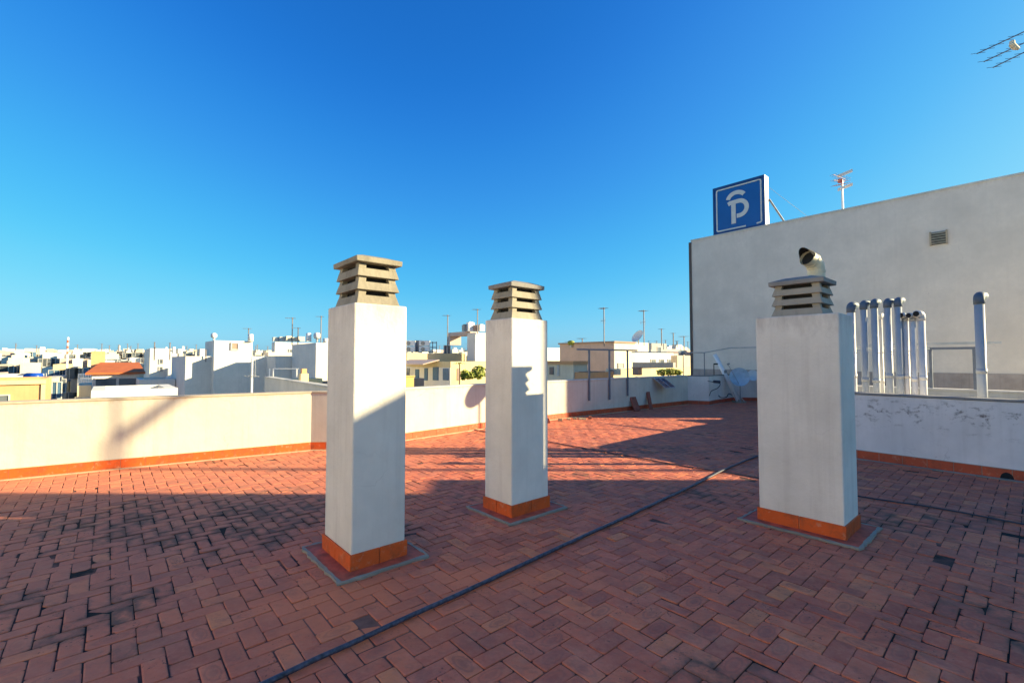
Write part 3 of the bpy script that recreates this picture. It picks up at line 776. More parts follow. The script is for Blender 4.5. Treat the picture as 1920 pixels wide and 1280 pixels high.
# ------------------------------------------------------------------ vent pipes
PL0 = Vector((7.0, 6.8, 0))
def pipeline(px, off=0):
    k = (px-CX)/F*math.cos(PITCH); o = PL0+UR*off
    s = (o.x-k*o.y)/(k*UL.y-UL.x); return o+UL*s
def vent_pipe(px, ytop, r, label, mat, dirv, elmat, off=0, grp='vent pipes behind the right parapet'):
    p = pipeline(px, off); zt_ = at(px, ytop, p.y).z; d = Vector(dirv).normalized()
    t = thing('vent_pipe', p+UP*-.35, label, 'pipe', grp)
    lean = Vector((mnoise.noise(Vector((px*.37,0,0)))*.03, mnoise.noise(Vector((0,px*.37,0)))*.03, 0))
    b = MB(); b.tube([p+UP*-.35-lean, p+UP*(zt_-r*1.6)], r, 14); b.build('pipe', M[mat], t, smooth=True)
    b = MB(); zj = at(px, 700+(px*7)%23, p.y).z; b.tube([p+UP*zj-lean*.4, p+UP*(zj+.07)-lean*.3], r*1.10, 14); b.build('socket', M[mat], t, smooth=True)
    b = MB(); pts = [p+UP*(zt_-r*3.2), p+UP*(zt_-r*1.9)]
    for k in range(1, 6):
        q = R_(90)*k/5; rr = r*.9
        pts.append(p+UP*(zt_-r*1.9)+d*(rr-rr*math.cos(q))+UP*rr*math.sin(q))
    pts.append(pts[-1]+d*r*1.5)
    b.tube(pts, r*1.13, 14); o = b.build('elbow', M[elmat], t, smooth=True)
    b = MB(); b.tube([pts[-1]+d*.0005, pts[-1]+d*.004], r*.92, 14); b.build('opening', M['dark'], o)
    b = MB(); z0 = at(px, 655, p.y).z; b.tube([p+UP*(z0+.015), p+UR*.28+WD*.05+UP*(z0+.015)], .010, 6); b.build('clamp', M['elbow'], t)
    return t
E_R = (.9,.45,0); E_L = (-.95,-.3,0)
vent_pipe(1598, 566, .058, 'grey vent pipe half hidden by the third chimney, first of the row', 'white_pipe', E_R, 'elbow')
vent_pipe(1622, 563, .050, 'second tall grey vent pipe with a dark blue elbow, right of the third chimney', 'pipe', E_R, 'elbow')
vent_pipe(1642, 560, .050, 'third tall vent pipe, standing just left of a short white one', 'pipe', E_R, 'elbow')
vent_pipe(1652, 587, .032, 'thin short white vent pipe between two tall grey ones', 'white_pipe', E_R, 'white_pipe', .12)
vent_pipe(1667, 559, .050, 'fourth tall vent pipe with a dark elbow, in the middle of the row', 'pipe', E_R, 'elbow')
vent_pipe(1687, 557, .050, 'last tall grey vent pipe in the row, its elbow the highest', 'pipe', E_R, 'elbow')
vent_pipe(1700, 587, .040, 'short pale vent pipe touching the last tall one', 'white_pipe', E_L, 'galv', .05)
vent_pipe(1714, 587, .040, 'short pale vent pipe in the middle of the short trio', 'white_pipe', E_L, 'galv', .0)
vent_pipe(1730, 583, .048, 'rightmost short white vent pipe of the row with a black opening', 'white_pipe', E_L, 'white_pipe', 0)
vent_pipe(1840, 547, .058, 'single thick grey vent pipe standing alone at the right', 'pipe', E_R, 'elbow')
# ------------------------------------------------------------------ things outside the frame that throw the long shadows
def xz(x, y): return (x, y)
HA = 4.5
t = thing('stair_tower', (11.5,2.5,STREET), 'unseen building just out of view on the right, shaped to throw the long shadows', 'building')
b = MB(); b.prism([(9.25,4.42),(9.25,3.62),(9.72,3.1),(11.0,1.6),(13.5,-2.0),(17,0),(14,4.42)], STREET, HA); b.build('wall', M['light_coping'], t)  # outline and height shaped for the shadows on floor and chimneys
b = MB(); b.prism([(9.25,4.46),(9.25,5.9),(14,5.9),(14,4.46)], STREET, 3.25); b.build('lower_caster', M['light_coping'], t)  # lower block added for the shorter part of the floor shadow
b = MB(); b.prism([(9.9,4.72),(9.9,5.25),(10.6,5.25),(10.6,4.72)], 3.25, 5.7); b.build('flue', M['light_coping'], t)  # extra upright block added to cast the long shadow edge
# mast with the antenna at the right edge of the picture
ac = at(1905, 88, 6.4)
ab = Vector((ac.x+.32, 6.45, 0))
t = thing('antenna_mast', Vector((ab.x,ab.y,-.35)), 'television antenna with three long pronged booms against the sky at the right edge', 'antenna')
b = MB(); b.tube([Vector((ab.x,ab.y,-.35)), Vector((ab.x,ab.y,ac.z+.25))], .022, 8); b.build('pole', M['galv'], t)
b = MB()
ends = [((1832,101),(1920,60)), ((1845,116),(1935,74)), ((1862,127),(1950,84))]
for (p, q) in ends:
    P_ = at(*p, 6.55); Q_ = at(*q, 6.45); d = (Q_-P_)
    b.tube([P_, Q_], .008, 6)
    el = Vector((1,-.3,-.02)).normalized()
    for k in range(5):
        c_ = P_+d*(.02+k*.2); b.tube([c_-el*.085, c_+el*.085], .0032, 5)
b.build('boom', M['steel'], t)
b = MB(); c0 = at(1903, 84, 6.36)
b.tube([c0+Vector((-.035,0,.05)), c0+Vector((-.04,0,.0)), c0+Vector((.0,0,-.045)), c0+Vector((.05,0,-.06))], [.03,.036,.034,.02], 10)
b.build('dipole_box', M['cream_duct'], t)
# second mast whose slanting arm shades the left parapet
m2 = Vector((19.0,6.33,0)); t = thing('antenna_mast', m2+UP*-18, 'tall mast with a slanting arm, out of view on the right', 'mast')
b = MB(); b.tube([m2+UP*-18, m2+UP*8.25], .06, 8); b.build('pole', M['galv'], t)
b = MB(); b.tube([m2+UP*8.15, m2+Vector((-.1,.45,8.6)), m2+Vector((-.2,.85,9.05))], .085, 8); b.build('arm', M['galv'], t)
# dish mast behind the third chimney (its round shadow falls on the far parapet)
dm = Vector((6.5, 10.27, -.35)); t = thing('satellite_dish', dm, 'satellite dish on a mast hidden behind the cap of the third chimney', 'satellite dish')
b = MB(); b.tube([dm, Vector((dm.x,dm.y,3.02))], .022, 8); b.build('pole', M['mast'], t)
b = MB(); b.dish(Vector((dm.x-.03,dm.y-.02,3.05)), Vector((-.85,-.5,.25)), .31, .07, 28, 5); b.build('reflector', M['dish_white'], t, smooth=True)
#CITY-BEGIN
# ------------------------------------------------------------------ the town beyond the parapets
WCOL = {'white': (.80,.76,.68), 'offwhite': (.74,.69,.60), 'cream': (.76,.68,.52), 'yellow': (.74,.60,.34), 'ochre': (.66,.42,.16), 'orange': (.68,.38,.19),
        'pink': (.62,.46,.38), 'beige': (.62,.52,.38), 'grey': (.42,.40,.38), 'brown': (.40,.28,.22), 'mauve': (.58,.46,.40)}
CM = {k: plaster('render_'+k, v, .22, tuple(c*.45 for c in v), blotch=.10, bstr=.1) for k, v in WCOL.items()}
M['roof_red'] = plaster('roof_paving', (.36,.19,.13), .2, (.15,.1,.08), blotch=.2, bstr=.1)
M['roof_grey'] = plaster('roof_gravel', (.40,.38,.35), .2, (.2,.18,.16), blotch=.2, bstr=.1)
kray = lambda px: (px-CX)/F*math.cos(PITCH)
def hit(o, d, px):
    k = kray(px); den = (k*d.y-d.x)
    return (o.x-k*o.y)/den
def window(b_parent, o, e, n, w, h, shut=False, mat=None, fr=.06):
    b = MB(); b.frame(o+n*.004, e*w, n*.03, UP*h, 0)
    f = fr
    for (oo, u, v) in ((o-e*f-UP*f, e*(w+2*f), UP*f), (o-e*f+UP*h, e*(w+2*f), UP*f), (o-e*f, e*f, UP*h), (o+e*w, e*f, UP*h)):
        b.frame(oo+n*.003, u, n*.07, v, 1)
    return b.build('window', [mat or (M['shutter'] if shut else M['glass']), M['frame']], b_parent)
NB = 0
def building(C_, Y, ytop, label, col='white', L=None, R=None, a=10.0, bw=10.0, h=None, parap=.8, win_r=None, win_l=None, roof='roof_red', name='apartment_building', base=None, group=None, al=None, shed=None):
    """one block: near vertical corner at column C_ and depth Y, faces along UL (to column L) and UR (to column R)"""
    c = Vector((kray(C_)*Y, Y, 0))
    if h is None: h = at(C_, ytop, Y).z
    base = STREET if base is None else base
    if L is not None: a = hit(c, UL, L)
    if R is not None: bw = hit(c, UR, R)
    a = max(.3, min(a, 60)); bw = max(.3, min(bw, 60))
    if al is not None: a = al
    t = thing(name, c+UL*a/2+UR*bw/2+UP*base, label, 'building', group)
    b = MB(); th = .25; hp = min(parap, (h-base)*.4)
    b.frame(c+UP*base, UL*a, UR*bw, UP*(h-hp-base))
    if a > 1 and bw > 1 and hp > .05:
        b.frame(c+UP*(h-hp), UL*a, UR*th, UP*hp); b.frame(c+UR*(bw-th)+UP*(h-hp), UL*a, UR*th, UP*hp)
        b.frame(c+UR*th+UP*(h-hp), UL*th, UR*(bw-2*th), UP*hp); b.frame(c+UL*(a-th)+UR*th+UP*(h-hp), UL*th, UR*(bw-2*th), UP*hp)
    b.build('wall', CM[col], t)
    if a > 1 and bw > 1:
        b = MB(); b.frame(c+UR*(th+.01)+UL*(th+.01)+UP*(h-hp), UL*(a-2*th-.02), UR*(bw-2*th-.02), UP*.02); b.build('roof', M[roof], t)
    # rows of windows: (columns, rows, top offset, width, height, shutter)
    for spec, d, n, ln in ((win_r, UR, -UL, bw), (win_l, UL, -UR, a)):
        if not spec: continue
        nc, nr, off, ww, wh, sh = spec
        for i in range(nc):
            for j in range(nr):
                u = ln*(i+.5)/nc-ww/2; z = h-off-j*3.0-wh
                window(t, c+d*u+UP*z, d, n, ww, wh, sh)
    return t, c, a, bw, h
def box_on(c, u, v, su, sv, z, hh, label, cat, name, mat, group=None, parent=None):
    p = c+UL*u+UR*v; b = MB(); b.box(Vector((p.x,p.y,z)), su, sv, hh, UL, UR)
    o = b.build(name, mat, parent, loc=None if parent else Vector((p.x,p.y,z)))
    if parent is None: tag(o, label, cat, group)
    return o
def tank(px, Y, ybase, ytop, r, label, ball=False, mat='dish_white'):
    p = Vector((kray(px)*Y, Y, at(px, ybase, Y).z)); H_ = at(px, ytop, Y).z-p.z
    t = thing('water_tank', p, label, 'water tank', 'rooftop water tanks')
    b = MB(); n = 14
    if ball:
        rs = [.55*r, .9*r, r, r, .88*r, .5*r, .12*r]; zs = [.32, .42, .55, .75, .88, .97, 1.0]
        b.tube([p+UP*H_*z for z in zs], rs, n); b.build('tank', M[mat], t, smooth=True)
        b = MB(); b.tube([p, p+UP*H_*.34], r*.35, 8); b.build('stand', M['galv'], t)
    else:
        b.tube([p+UP*H_*z for z in (.08,.1,.92,.97,1.0)], [r*.9,r,r,r*.8,r*.3], n); b.build('tank', M[mat], t, smooth=True)
        b = MB(); b.box(p, r*1.8, r*1.8, H_*.079, UL, UR); b.build('stand', M['galv'], t)
    return t
def mast(px, Y, ybase, ytop, label, **kw):
    p = Vector((kray(px)*Y, Y, at(px, ybase, Y).z)); H_ = at(px, ytop, Y).z-p.z
    sc_ = Y/20
    return tv_antenna(p-UP*.3, H_+.3, label, d=kw.get('d', (-.9,-.4,0)), r=kw.get('r', .0011*Y), big=kw.get('big', max(1, sc_*.85)), els=kw.get('els', 6))
# --- left: orange house, street, cream houses
T, c, a, bw, h = building(-150, 20.4, 0, 'orange walled block with a pale cornice at the far left above the parapet', 'orange', R=88, h=.62, parap=.35, al=3.0)
b = MB(); b.frame(c-UL*.12+UP*(h-.28), UL*.12, UR*bw, UP*.2); b.build('cornice', CM['yellow'], T)
b = MB(); b.frame(c+UR*(bw-.16)-UL*.07+UP*STREET, UL*.068, UR*.15, UP*(h-.3-STREET)); b.build('pilaster', CM['yellow'], T)
s0 = hit(c, UR, -6); s1 = hit(c, UR, 19); window(T, c+UR*s0+UP*(h-1.55), UR, -UL, s1-s0, .75)
s0 = hit(c, UR, -6); s1 = hit(c, UR, 16)
b = MB(); b.frame(c+UR*s0-UL*.5+UP*(h-1.9), UL*.5, UR*(s1-s0), UP*.2); b.build('balcony', CM['white'], T)
b = MB(); p = on(0,0,1) if False else Vector((kray(64)*26, 26, 0)); z = at(64, 706.5, 26).z
b.tube([Vector((p.x-.35,p.y,z)), Vector((p.x+.35,p.y,z))], .24, 12)
tag(b.build('barrel', M['blue_barrel'], None, loc=Vector((p.x,p.y,z-.2)), smooth=True), 'blue plastic barrel on the white terrace behind the orange block', 'barrel')
building(-20, 26.5, 705, 'white low terrace just behind the orange block, with the blue barrel', 'white', R=70, al=6, win_r=(4,1,.5,.5,.6,False), parap=.25)
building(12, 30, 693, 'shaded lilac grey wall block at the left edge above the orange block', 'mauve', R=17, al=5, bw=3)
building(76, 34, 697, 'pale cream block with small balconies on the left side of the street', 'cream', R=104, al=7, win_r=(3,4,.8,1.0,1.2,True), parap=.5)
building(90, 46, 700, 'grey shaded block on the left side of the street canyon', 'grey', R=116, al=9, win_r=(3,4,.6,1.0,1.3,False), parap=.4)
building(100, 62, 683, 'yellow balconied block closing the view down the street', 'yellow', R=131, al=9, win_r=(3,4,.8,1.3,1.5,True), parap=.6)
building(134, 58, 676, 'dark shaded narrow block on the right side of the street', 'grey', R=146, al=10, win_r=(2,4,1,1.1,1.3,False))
T, c, a, bw, h = building(147, 38, 718, 'small beige block with a white roof railing left of the red tiled house', 'beige', R=173, al=6, parap=.2, win_r=(1,3,1.2,1,1.2,True))
b = MB()
for k in range(9): q = c+UR*(bw*k/8.0)*.98+UL*.1; b.frame(q+UP*h, UL*.05, UR*.06, UP*.75)
b.frame(c+UL*.09+UP*(h+.7), UL*.07, UR*bw, UP*.07); b.build('railing', M['white_metal'], T)
building(149, 44, 705, 'low white shed roof behind the small beige block', 'offwhite', R=171, al=4, parap=.3)
# --- white house with the red tiled roof
T, c, a, bw, h = building(173, 11.0, 732.5, 'long white parapet block in front of the red tiled house', 'white', R=335, al=2.5, parap=.35, roof='roof_grey')
T, c, a, bw, h = building(173.5, 28.5, 698.5, 'white house with a red tiled hip roof and a glazed gallery', 'white', R=262, al=6.0, parap=.0, name='tiled_house')
hr = at(225, 679.5, 30).z
b = MB(); o0 = c-UL*.25-UR*.3+UP*h; A_, B_ = a+.5, bw+.6
p = [o0, o0+UR*B_, o0+UR*B_+UL*A_, o0+UL*A_]
r0 = o0+UR*B_*.22+UL*A_*.5+UP*(hr-h); r1 = o0+UR*B_*.93+UL*A_*.5+UP*(hr-h)
b.add(p+[r0, r1]+[q-UP*.12 for q in p], [(0,1,5,4),(1,2,5),(2,3,4,5),(3,0,4),(7,6,0,3) if False else (0,6,7,1),(1,7,8,2),(2,8,9,3),(3,9,6,0),(6,9,8,7)])
b.build('roof', M['red_tile'], T)
b = MB(); cc = o0+UR*B_*.18+UL*A_*.62; b.box(cc+UP*.2, .7, .7, hr-h+.55, UL, UR); b.build('roof_chimney', CM['orange'], T)
for (x0, x1) in ((181,219),(224.5,256)):
    s0, s1 = hit(c, UR, x0), hit(c, UR, x1); window(T, c+UR*s0+UP*(h-1.15), UR, -UL, s1-s0, .75)
b = MB(); s0, s1 = hit(c,UR,174), hit(c,UR,262)
b.frame(c+UR*s0-UL*1.0+UP*(h-2.1), UL*.1, UR*(s1-s0), UP*.65); b.build('balcony', CM['cream'], T)
building(262, 27, 711.5, 'white terrace with small square openings right of the tiled house', 'white', R=330, al=4, parap=.15, win_r=(7,1,.75,.42,.32,False), roof='roof_grey')
building(262, 44, 666, 'narrow sand yellow block between the tiled house and the tall white one', 'cream', R=284, al=7)
T, c, a, bw, h = building(281, 38, 653, 'tall narrow white block with two small windows in its shaded lower part', 'white', R=319, al=8)
s0 = hit(c, UR, 299.5); s1 = hit(c, UR, 305)
for y0 in (681, 695): z = at(300, y0, c.y+1).z; window(T, c+UR*s0+UP*z, UR, -UL, s1-s0, .32)
b = MB(); s_ = hit(c, UR, 313); b.frame(c+UR*s_-UL*1.5+UP*STREET, UL*1.5, UR*.8, UP*(at(313,690,c.y).z-STREET)); b.build('side_wing', CM['white'], T)
mast(289, 36, 668, 641, 'thin dark mast before the left edge of the tall narrow white block', big=.6)
mast(318, 36, 668, 642, 'thin dark mast at the right edge of the tall narrow white block', big=.6)
# --- big stepped white block in the middle left
Y1 = 25.0
T1, c1, a1, b1, h1 = building(348, Y1, 667.5, 'first bay of the stepped white block, its left side in shade', 'white', L=322, R=460, parap=.5)
s = hit(c1, UR, 396.5); f = c1+UR*s-UL*.80
Y2 = f.y; b = None
T2, c2, a2, b2, h2 = building(960+f.x/f.y*F/math.cos(PITCH), Y2, 0, 'middle bay of the stepped white block, under the white stair tower', 'white', a=6, R=540, h=h1, parap=.06)
Tt, ct, at_, bt, ht = building(401, Y2+.67, 638, 'white stair tower with one small brown window on the stepped block', 'white', al=3.2, R=473, base=h1-.05, parap=.1, roof='roof_grey', name='stair_tower')
s0, s1 = hit(ct, UR, 434), hit(ct, UR, 445)
window(Tt, ct+UR*s0+UP*at(440,654.5,ct.y+.8).z, UR, -UL, s1-s0, .32, mat=CM['brown'])
s = hit(c2, UR, 499); f = c2+UR*s-UL*2.0
T3, c3, a3, b3, h3 = building(960+f.x/f.y*F/math.cos(PITCH), f.y, 0, 'shaded recessed bay of the stepped block beside the tallest bay', 'white', a=8, bw=5.5, h=h1+.02, parap=.5)
s = hit(c3, UR, 546); f = c3+UR*s-UL*4.1
T4, c4, a4, b4, h4 = building(960+f.x/f.y*F/math.cos(PITCH), f.y, 0, 'tallest bay of the stepped block with a sunlit white face, left of the first chimney', 'white', a=4.0, R=690, h=at(576,642.5,f.y).z, parap=.5)
s = hit(c3, UR, 500); f = c3+UR*(s)+UL*2.5
building(503, 29.5, 648.5, 'set back shaded upper storey between the stair tower and the tallest bay', 'offwhite', L=497, bw=6, base=h1-.3)
T, c, a, bw, h = building(515, 37, 636.5, 'long white penthouse wall on the skyline behind the stepped block', 'white', L=509, R=640, base=h1-1, win_r=(2,1,.8,.5,.8,False), parap=.2)
tank(400, Y2+1.2, 638, 624, .16, 'round white water tank on the left end of the stair tower', True)
tank(469, Y2+1.8, 640, 626, .15, 'small white water tank on the right end of the stair tower')
tank(578, 36, 640, 624, .20, 'upright white water tank on the penthouse skyline', mat='white_metal')
tank(594, 36, 641, 623, .27, 'bulbous white water tank on the penthouse skyline', True)
tank(610, 35, 643, 634, .2, 'small white tank nearest the first chimney on the skyline')
for i, (px, w_, lab) in enumerate(((517,9,'low grey box on the left end of the penthouse roof'),(528,7,'second grey box on the penthouse roof'),(541,8,'small cream box in the middle of the penthouse roof'),(552,7,'pale box beside the middle of the penthouse roof'),(563,9,'dark fronted box before the upright white tank'))):
    p = Vector((kray(px)*36.5, 36.5, at(px,640,36.5).z)); b = MB(); b.box(p, .36*w_/8, .36*w_/8+.1, .28+.05*(i%3), UL, UR)
    b.box(p+UP*(.28+.05*(i%3)), .36*w_/8, .36*w_/8+.1, .05, UL, UR)
    tag(b.build('roof_box', M['galv'] if i < 2 else CM['cream'], None, loc=p), lab, 'roof box', 'boxes on the penthouse roof')
mast(465, Y2+2.0, 638, 615, 'television antenna with red elements on the white stair tower')
mast(547, 36, 640, 595, 'wide cross shaped antenna on the penthouse roof', big=1.9)
mast(558, 36, 640, 614, 'short antenna right of the cross shaped one on the penthouse')
mast(601, 36, 640, 592, 'tall thin antenna mast just left of the first chimney')
mast(386, 25.5, 668, 655, 'tiny antenna on the first bay left of the stair tower', big=.5)
# tall pole standing before the middle bay
p = Vector((kray(473)*13, 13, -2)); zt_ = at(473, 668.5, 13).z
T = thing('antenna_mast', p, 'pale pole with stacked antenna rods in front of the stepped white block', 'mast')
b = MB(); b.tube([p, Vector((p.x,p.y,zt_))], .03, 8); b.build('pole', M['white_metal'], T)
b = MB(); q = Vector((p.x+.09,p.y,0)); b.tube([q+UP*at(473,704,13).z, q+UP*at(473,672,13).z], .006, 6)
for k in range(8):
    z = at(473,674+k*3.7,13).z; b.tube([Vector((p.x+.02,p.y-.02,z)), Vector((p.x+.17,p.y-.05,z))], .006, 5)
b.build('rods', M['galv'], T)
b = MB(); z = at(473,705,13).z
for k in range(4): b.tube([Vector((p.x-.16+k*.10,p.y+.12,z-.02)), Vector((p.x-.14+k*.10,p.y-.12,z+.02))], .007, 5)
b.tube([Vector((p.x-.2,p.y,z)), Vector((p.x+.2,p.y,z))], .009, 6); b.build('cross_arm', M['galv'], T)
# --- shaded parapet of the next roof, with chimney and rail
pA = Vector((kray(497)*16.5, 16.5, 0)); pB = Vector((kray(650)*9.6, 9.6, 0)); e = (pB-pA)
T = thing('parapet_wall', pA, 'shaded grey parapet of the next roof behind the first chimney', 'wall')
zA = at(500,708,16.3).z; b = MB(); n_ = Vector((-e.y,e.x,0)).normalized()
b.frame(pA+UP*(-3), e, n_*.2, UP*(zA+3)); b.build('wall', CM['offwhite'], T)
b = MB(); b.frame(pA+UP*zA-n_*.02, e, n_*.24, UP*.04); b.build('coping', M['light_coping'], T)
building(506, 16.9, 709, 'low ochre roof ledge behind the shaded grey parapet', 'yellow', L=498, bw=1.9, base=-3, parap=.05)
p = at(569, 724, 14.0); T = thing('chimney', Vector((p.x,p.y,-3)), 'small yellow chimney with an orange top behind the shaded parapet', 'chimney')
b = MB(); b.box(Vector((p.x,p.y,-3)), .22, .22, at(569,700,14).z+3, UL, UR); b.build('shaft', CM['yellow'], T)
b = MB(); b.box(Vector((p.x,p.y,at(569,700,14).z)), .14, .14, at(569,691,14).z-at(569,700,14).z, UL, UR); b.build('top', CM['orange'], T)
T = thing('railing', at(530,707,16.5), 'thin white roof rail left of the small yellow chimney', 'railing')
za, zb = at(530,707,16.6).z, at(530,691,16.6).z
for px in (506, 513, 557):
    q = Vector((kray(px)*16.6,16.6,0)); b = MB(); b.tube([q+UP*za, q+UP*zb], .018, 5); b.build('post', M['white_metal'], T)
b = MB(); b.tube([Vector((kray(513)*16.6,16.6,zb)), Vector((kray(560)*16.6,16.6,zb))], .014, 5); b.build('top_rail', M['white_metal'], T)
building(585, 18, 713, 'dark brown low wall between the yellow chimney and the first white chimney', 'brown', L=578, bw=5, base=-4, parap=.05)
# --- centre: yellow building between the chimneys
T, c, a, bw, h = building(845, 26, 677.5, 'yellow house between the two left chimneys, its long side shaded with blue doors', 'yellow', L=700, R=960, parap=.3)
b = MB(); b.frame(c-UR*.02+UP*-3, UL*a, UR*.018, UP*(h+3-.35)); b.build('side_render', CM['white'], T)
for (x0, x1, yb, yt, m) in ((780,787,713,692,'shutter'),(797,803,713,690,'shutter'),(813,823,713,688,'shutter'),(832,842,713,691,'shutter'),(764,769,711,690,'glass')):
    s0, s1 = hit(c, UL, x0), hit(c, UL, x1); q = c+UL*s1
    z0, z1 = at(x0,yb,q.y).z, at(x0,yt,q.y).z
    b = MB(); b.frame(c+UL*s1-UR*.06+UP*z0, UL*(s0-s1), UR*.038, UP*(z1-z0)); b.build('door', M[m], T)
s0, s1 = hit(c, UL, 768), hit(c, UL, 824); q = c+UL*(s0+s1)/2
b = MB(); z0 = at(790,681.5,q.y).z; b.add([c+UL*s0+UP*(z0+.25), c+UL*s1+UP*(z0+.25), c+UL*s1-UR*1.1+UP*z0, c+UL*s0-UR*1.1+UP*z0]+[c+UL*s0+UP*(z0+.2), c+UL*s1+UP*(z0+.2), c+UL*s1-UR*1.1+UP*(z0-.05), c+UL*s0-UR*1.1+UP*(z0-.05)], [(0,1,2,3),(7,6,5,4),(0,3,7,4),(1,5,6,2),(2,6,7,3)])
b.build('awning', CM['pink'], T)
b = MB(); b.frame(c-UL*.03+UR*hit(c,UR,857)+UP*at(860,712,27).z, UL*.028, UR*(hit(c,UR,863)-hit(c,UR,857)), UP*(at(860,690,27).z-at(860,712,27).z)); b.build('door', CM['brown'], T)
building(763, 31, 662, 'pale yellow upper terrace wall under the air conditioning units', 'yellow', L=690, R=872, base=-3, parap=.3)
T, c, a, bw, h = building(826, 33, 640.5, 'cream roof house with a double window between the two left chimneys', 'cream', L=814, R=874, base=-3)
for x0 in (832, 838.5):
    s0, s1 = hit(c, UR, x0), hit(c, UR, x0+4.5); window(T, c+UR*s0+UP*at(836,663,33.5).z, UR, -UL, s1-s0, at(836,648,33.5).z-at(836,663,33.5).z, fr=.03)
T, c, a, bw, h = building(891, 32, 620.5, 'white lift tower with a grey side, just left of the middle chimney', 'white', L=876, R=930, base=-1, parap=.1, name='lift_tower')
b = MB(); q = c+UL*a; b.frame(q+UP*at(857,628,q.y).z, UL*2.6, UR*1.0, UP*(at(857,621,q.y).z-at(857,628,q.y).z)); b.frame(q+UL*2.2+UP*at(857,645,q.y).z, UL*.4, UR*1.0, UP*(at(857,628.2,q.y).z-at(857,645,q.y).z)); b.build('frame_arm', CM['mauve'], T)
def ac_unit(px, Y, y0, y1, w, label):
    p = at(px, y1, Y); hh = at(px, y0, Y).z-p.z
    t = thing('air_conditioner', p, label, 'air conditioner', 'air conditioning units on the yellow house')
    b = MB(); b.box(p, .35, w, hh, Vector((0,1,0)), Vector((1,0,0))); b.build('case', M['white_metal'], t, bevel=.02)
    b = MB(); cc = p+Vector((-w*.12,-.18,hh/2)); b.tube([cc, cc+Vector((0,-.02,0))], hh*.38, 14); b.build('fan_grille', M['mast'], t)
for i, (px, y0, y1, lab) in enumerate(((769,638.5,648.5,'upper air conditioner next to the first white chimney'),(769,649.5,659.5,'lower air conditioner next to the first white chimney'),(796,638.5,648.5,'upper air conditioner of the right pair on the yellow house'),(796,649.5,659.5,'lower air conditioner of the right pair on the yellow house'))):
    ac_unit(px, 33, y0, y1, .75, lab)
T = thing('equipment_frame', at(812,661,33), 'metal frame with dark slats beside the right pair of air conditioners', 'frame')
b = MB(); p0 = at(803,661,33.2); p1 = at(818,661,33.2)
for z in (0,.35,.7): b.frame(p0+UP*z, p1-p0, Vector((0,.05,0)), UP*.06)
for k in range(3): b.frame(p0+(p1-p0)*k/2.05, Vector((.05,0,0)), Vector((0,.05,0)), UP*.8)
b.build('frame', M['steel'], T)
b = MB(); p = at(785,660,33.3); b.box(p, .25, .5, at(785,638,33.3).z-p.z, Vector((0,1,0)), Vector((1,0,0)))
tag(b.build('duct', M['steel'], None, loc=p), 'dark upright duct between the two pairs of air conditioners', 'duct')
mast(839, 33, 641, 590, 'tall antenna mast on the cream roof house')
mast(895, 32, 618, 579, 'antenna on the white lift tower beside the middle chimney')
for i, (px, w, lab) in enumerate(((872,.35,'grey equipment box on the left edge of the lift tower arm'),(882,.5,'round fronted white unit on the lift tower'),(893,.35,'brownish unit in the middle of the lift tower roof'),(902,.45,'pale unit on the right of the lift tower roof'))):
    p = at(px, 621, 32.6); b = MB(); b.box(p, .3, w, (.45,.62,.4,.45)[i], UL, UR); b.box(p+UP*(.45,.62,.4,.45)[i], .2, w*.6, .05, UL, UR)
    tag(b.build('roof_unit', (M['mast'],M['white_metal'],CM['brown'],CM['offwhite'])[i], None, loc=p), lab, 'roof unit', 'equipment on the lift tower')
# plants on the terrace of the yellow house
def bush(c, rx, rz, n, label, cat='bush', trunk=0.0, seed=1, leaf=.09, name='bush'):
    r = random.Random(seed); t = thing(name, c, label, cat)
    b = MB()
    for _ in range(n):
        while True:
            p = Vector((r.uniform(-1,1), r.uniform(-1,1), r.uniform(-1,1)))
            if p.length < 1 and p.length > .2 and mnoise.noise(p*3.1+Vector((seed,0,0))) > -.02: break
        q = c+Vector((p.x*rx, p.y*rx*.7, trunk+rz+p.z*rz)); u = Vector((r.gauss(0,1),r.gauss(0,1),r.gauss(0,1))).normalized(); v = u.orthogonal().normalized()
        s_ = leaf*r.uniform(.6,1.3); b.add([q-u*s_, q-v*s_*.5, q+u*s_, q+v*s_*.5], [(0,1,2,3)])
    b.build('foliage', M['leaf'], t)
    b = MB()
    for k in range(4):
        d = Vector((r.uniform(-.5,.5)*rx, r.uniform(-.3,.3)*rx, trunk+rz*r.uniform(.8,1.4))); b.tube([c, c+d*.5+Vector((.02,0,0)), c+d], [.03,.02,.008], 5)
    b.build('stem', M['bark'], t)
    return t
bush(at(898,711,24.6), .42, .36, 380, 'rounded green bush left of the middle chimney', seed=2)
bush(at(881,710,24.4), .50, .18, 300, 'low spreading green plant on the yellow house terrace', seed=3)
bush(at(871,712,24.3), .26, .26, 150, 'small yellowish plant at the left end of the greenery', seed=4)
c = at(861,700,24); T = thing('palm_tree', Vector((c.x,c.y,-3)), 'small potted palm against the ochre wall of the yellow house', 'palm')
b = MB(); zt_ = at(861,682,24).z; b.tube([Vector((c.x,c.y,-3)), Vector((c.x+.02,c.y,zt_))], [.05,.03], 8); b.build('trunk', M['bark'], T)
b = MB(); r = random.Random(5)
for k in range(16):
    q = k*2.4; d = Vector((math.cos(q), math.sin(q)*.8, 0)); o = Vector((c.x+.02,c.y,zt_)); P_ = [o, o+d*.14+UP*.07, o+d*.27+UP*.06, o+d*.38-UP*.03]
    for i in range(3):
        w = .035*(1-i*.25); sd_ = Vector((-d.y,d.x,0)); b.add([P_[i]-sd_*w, P_[i]+sd_*w, P_[i+1]+sd_*w*.8, P_[i+1]-sd_*w*.8], [(0,1,2,3)])
b.build('frond', M['leaf'], T)
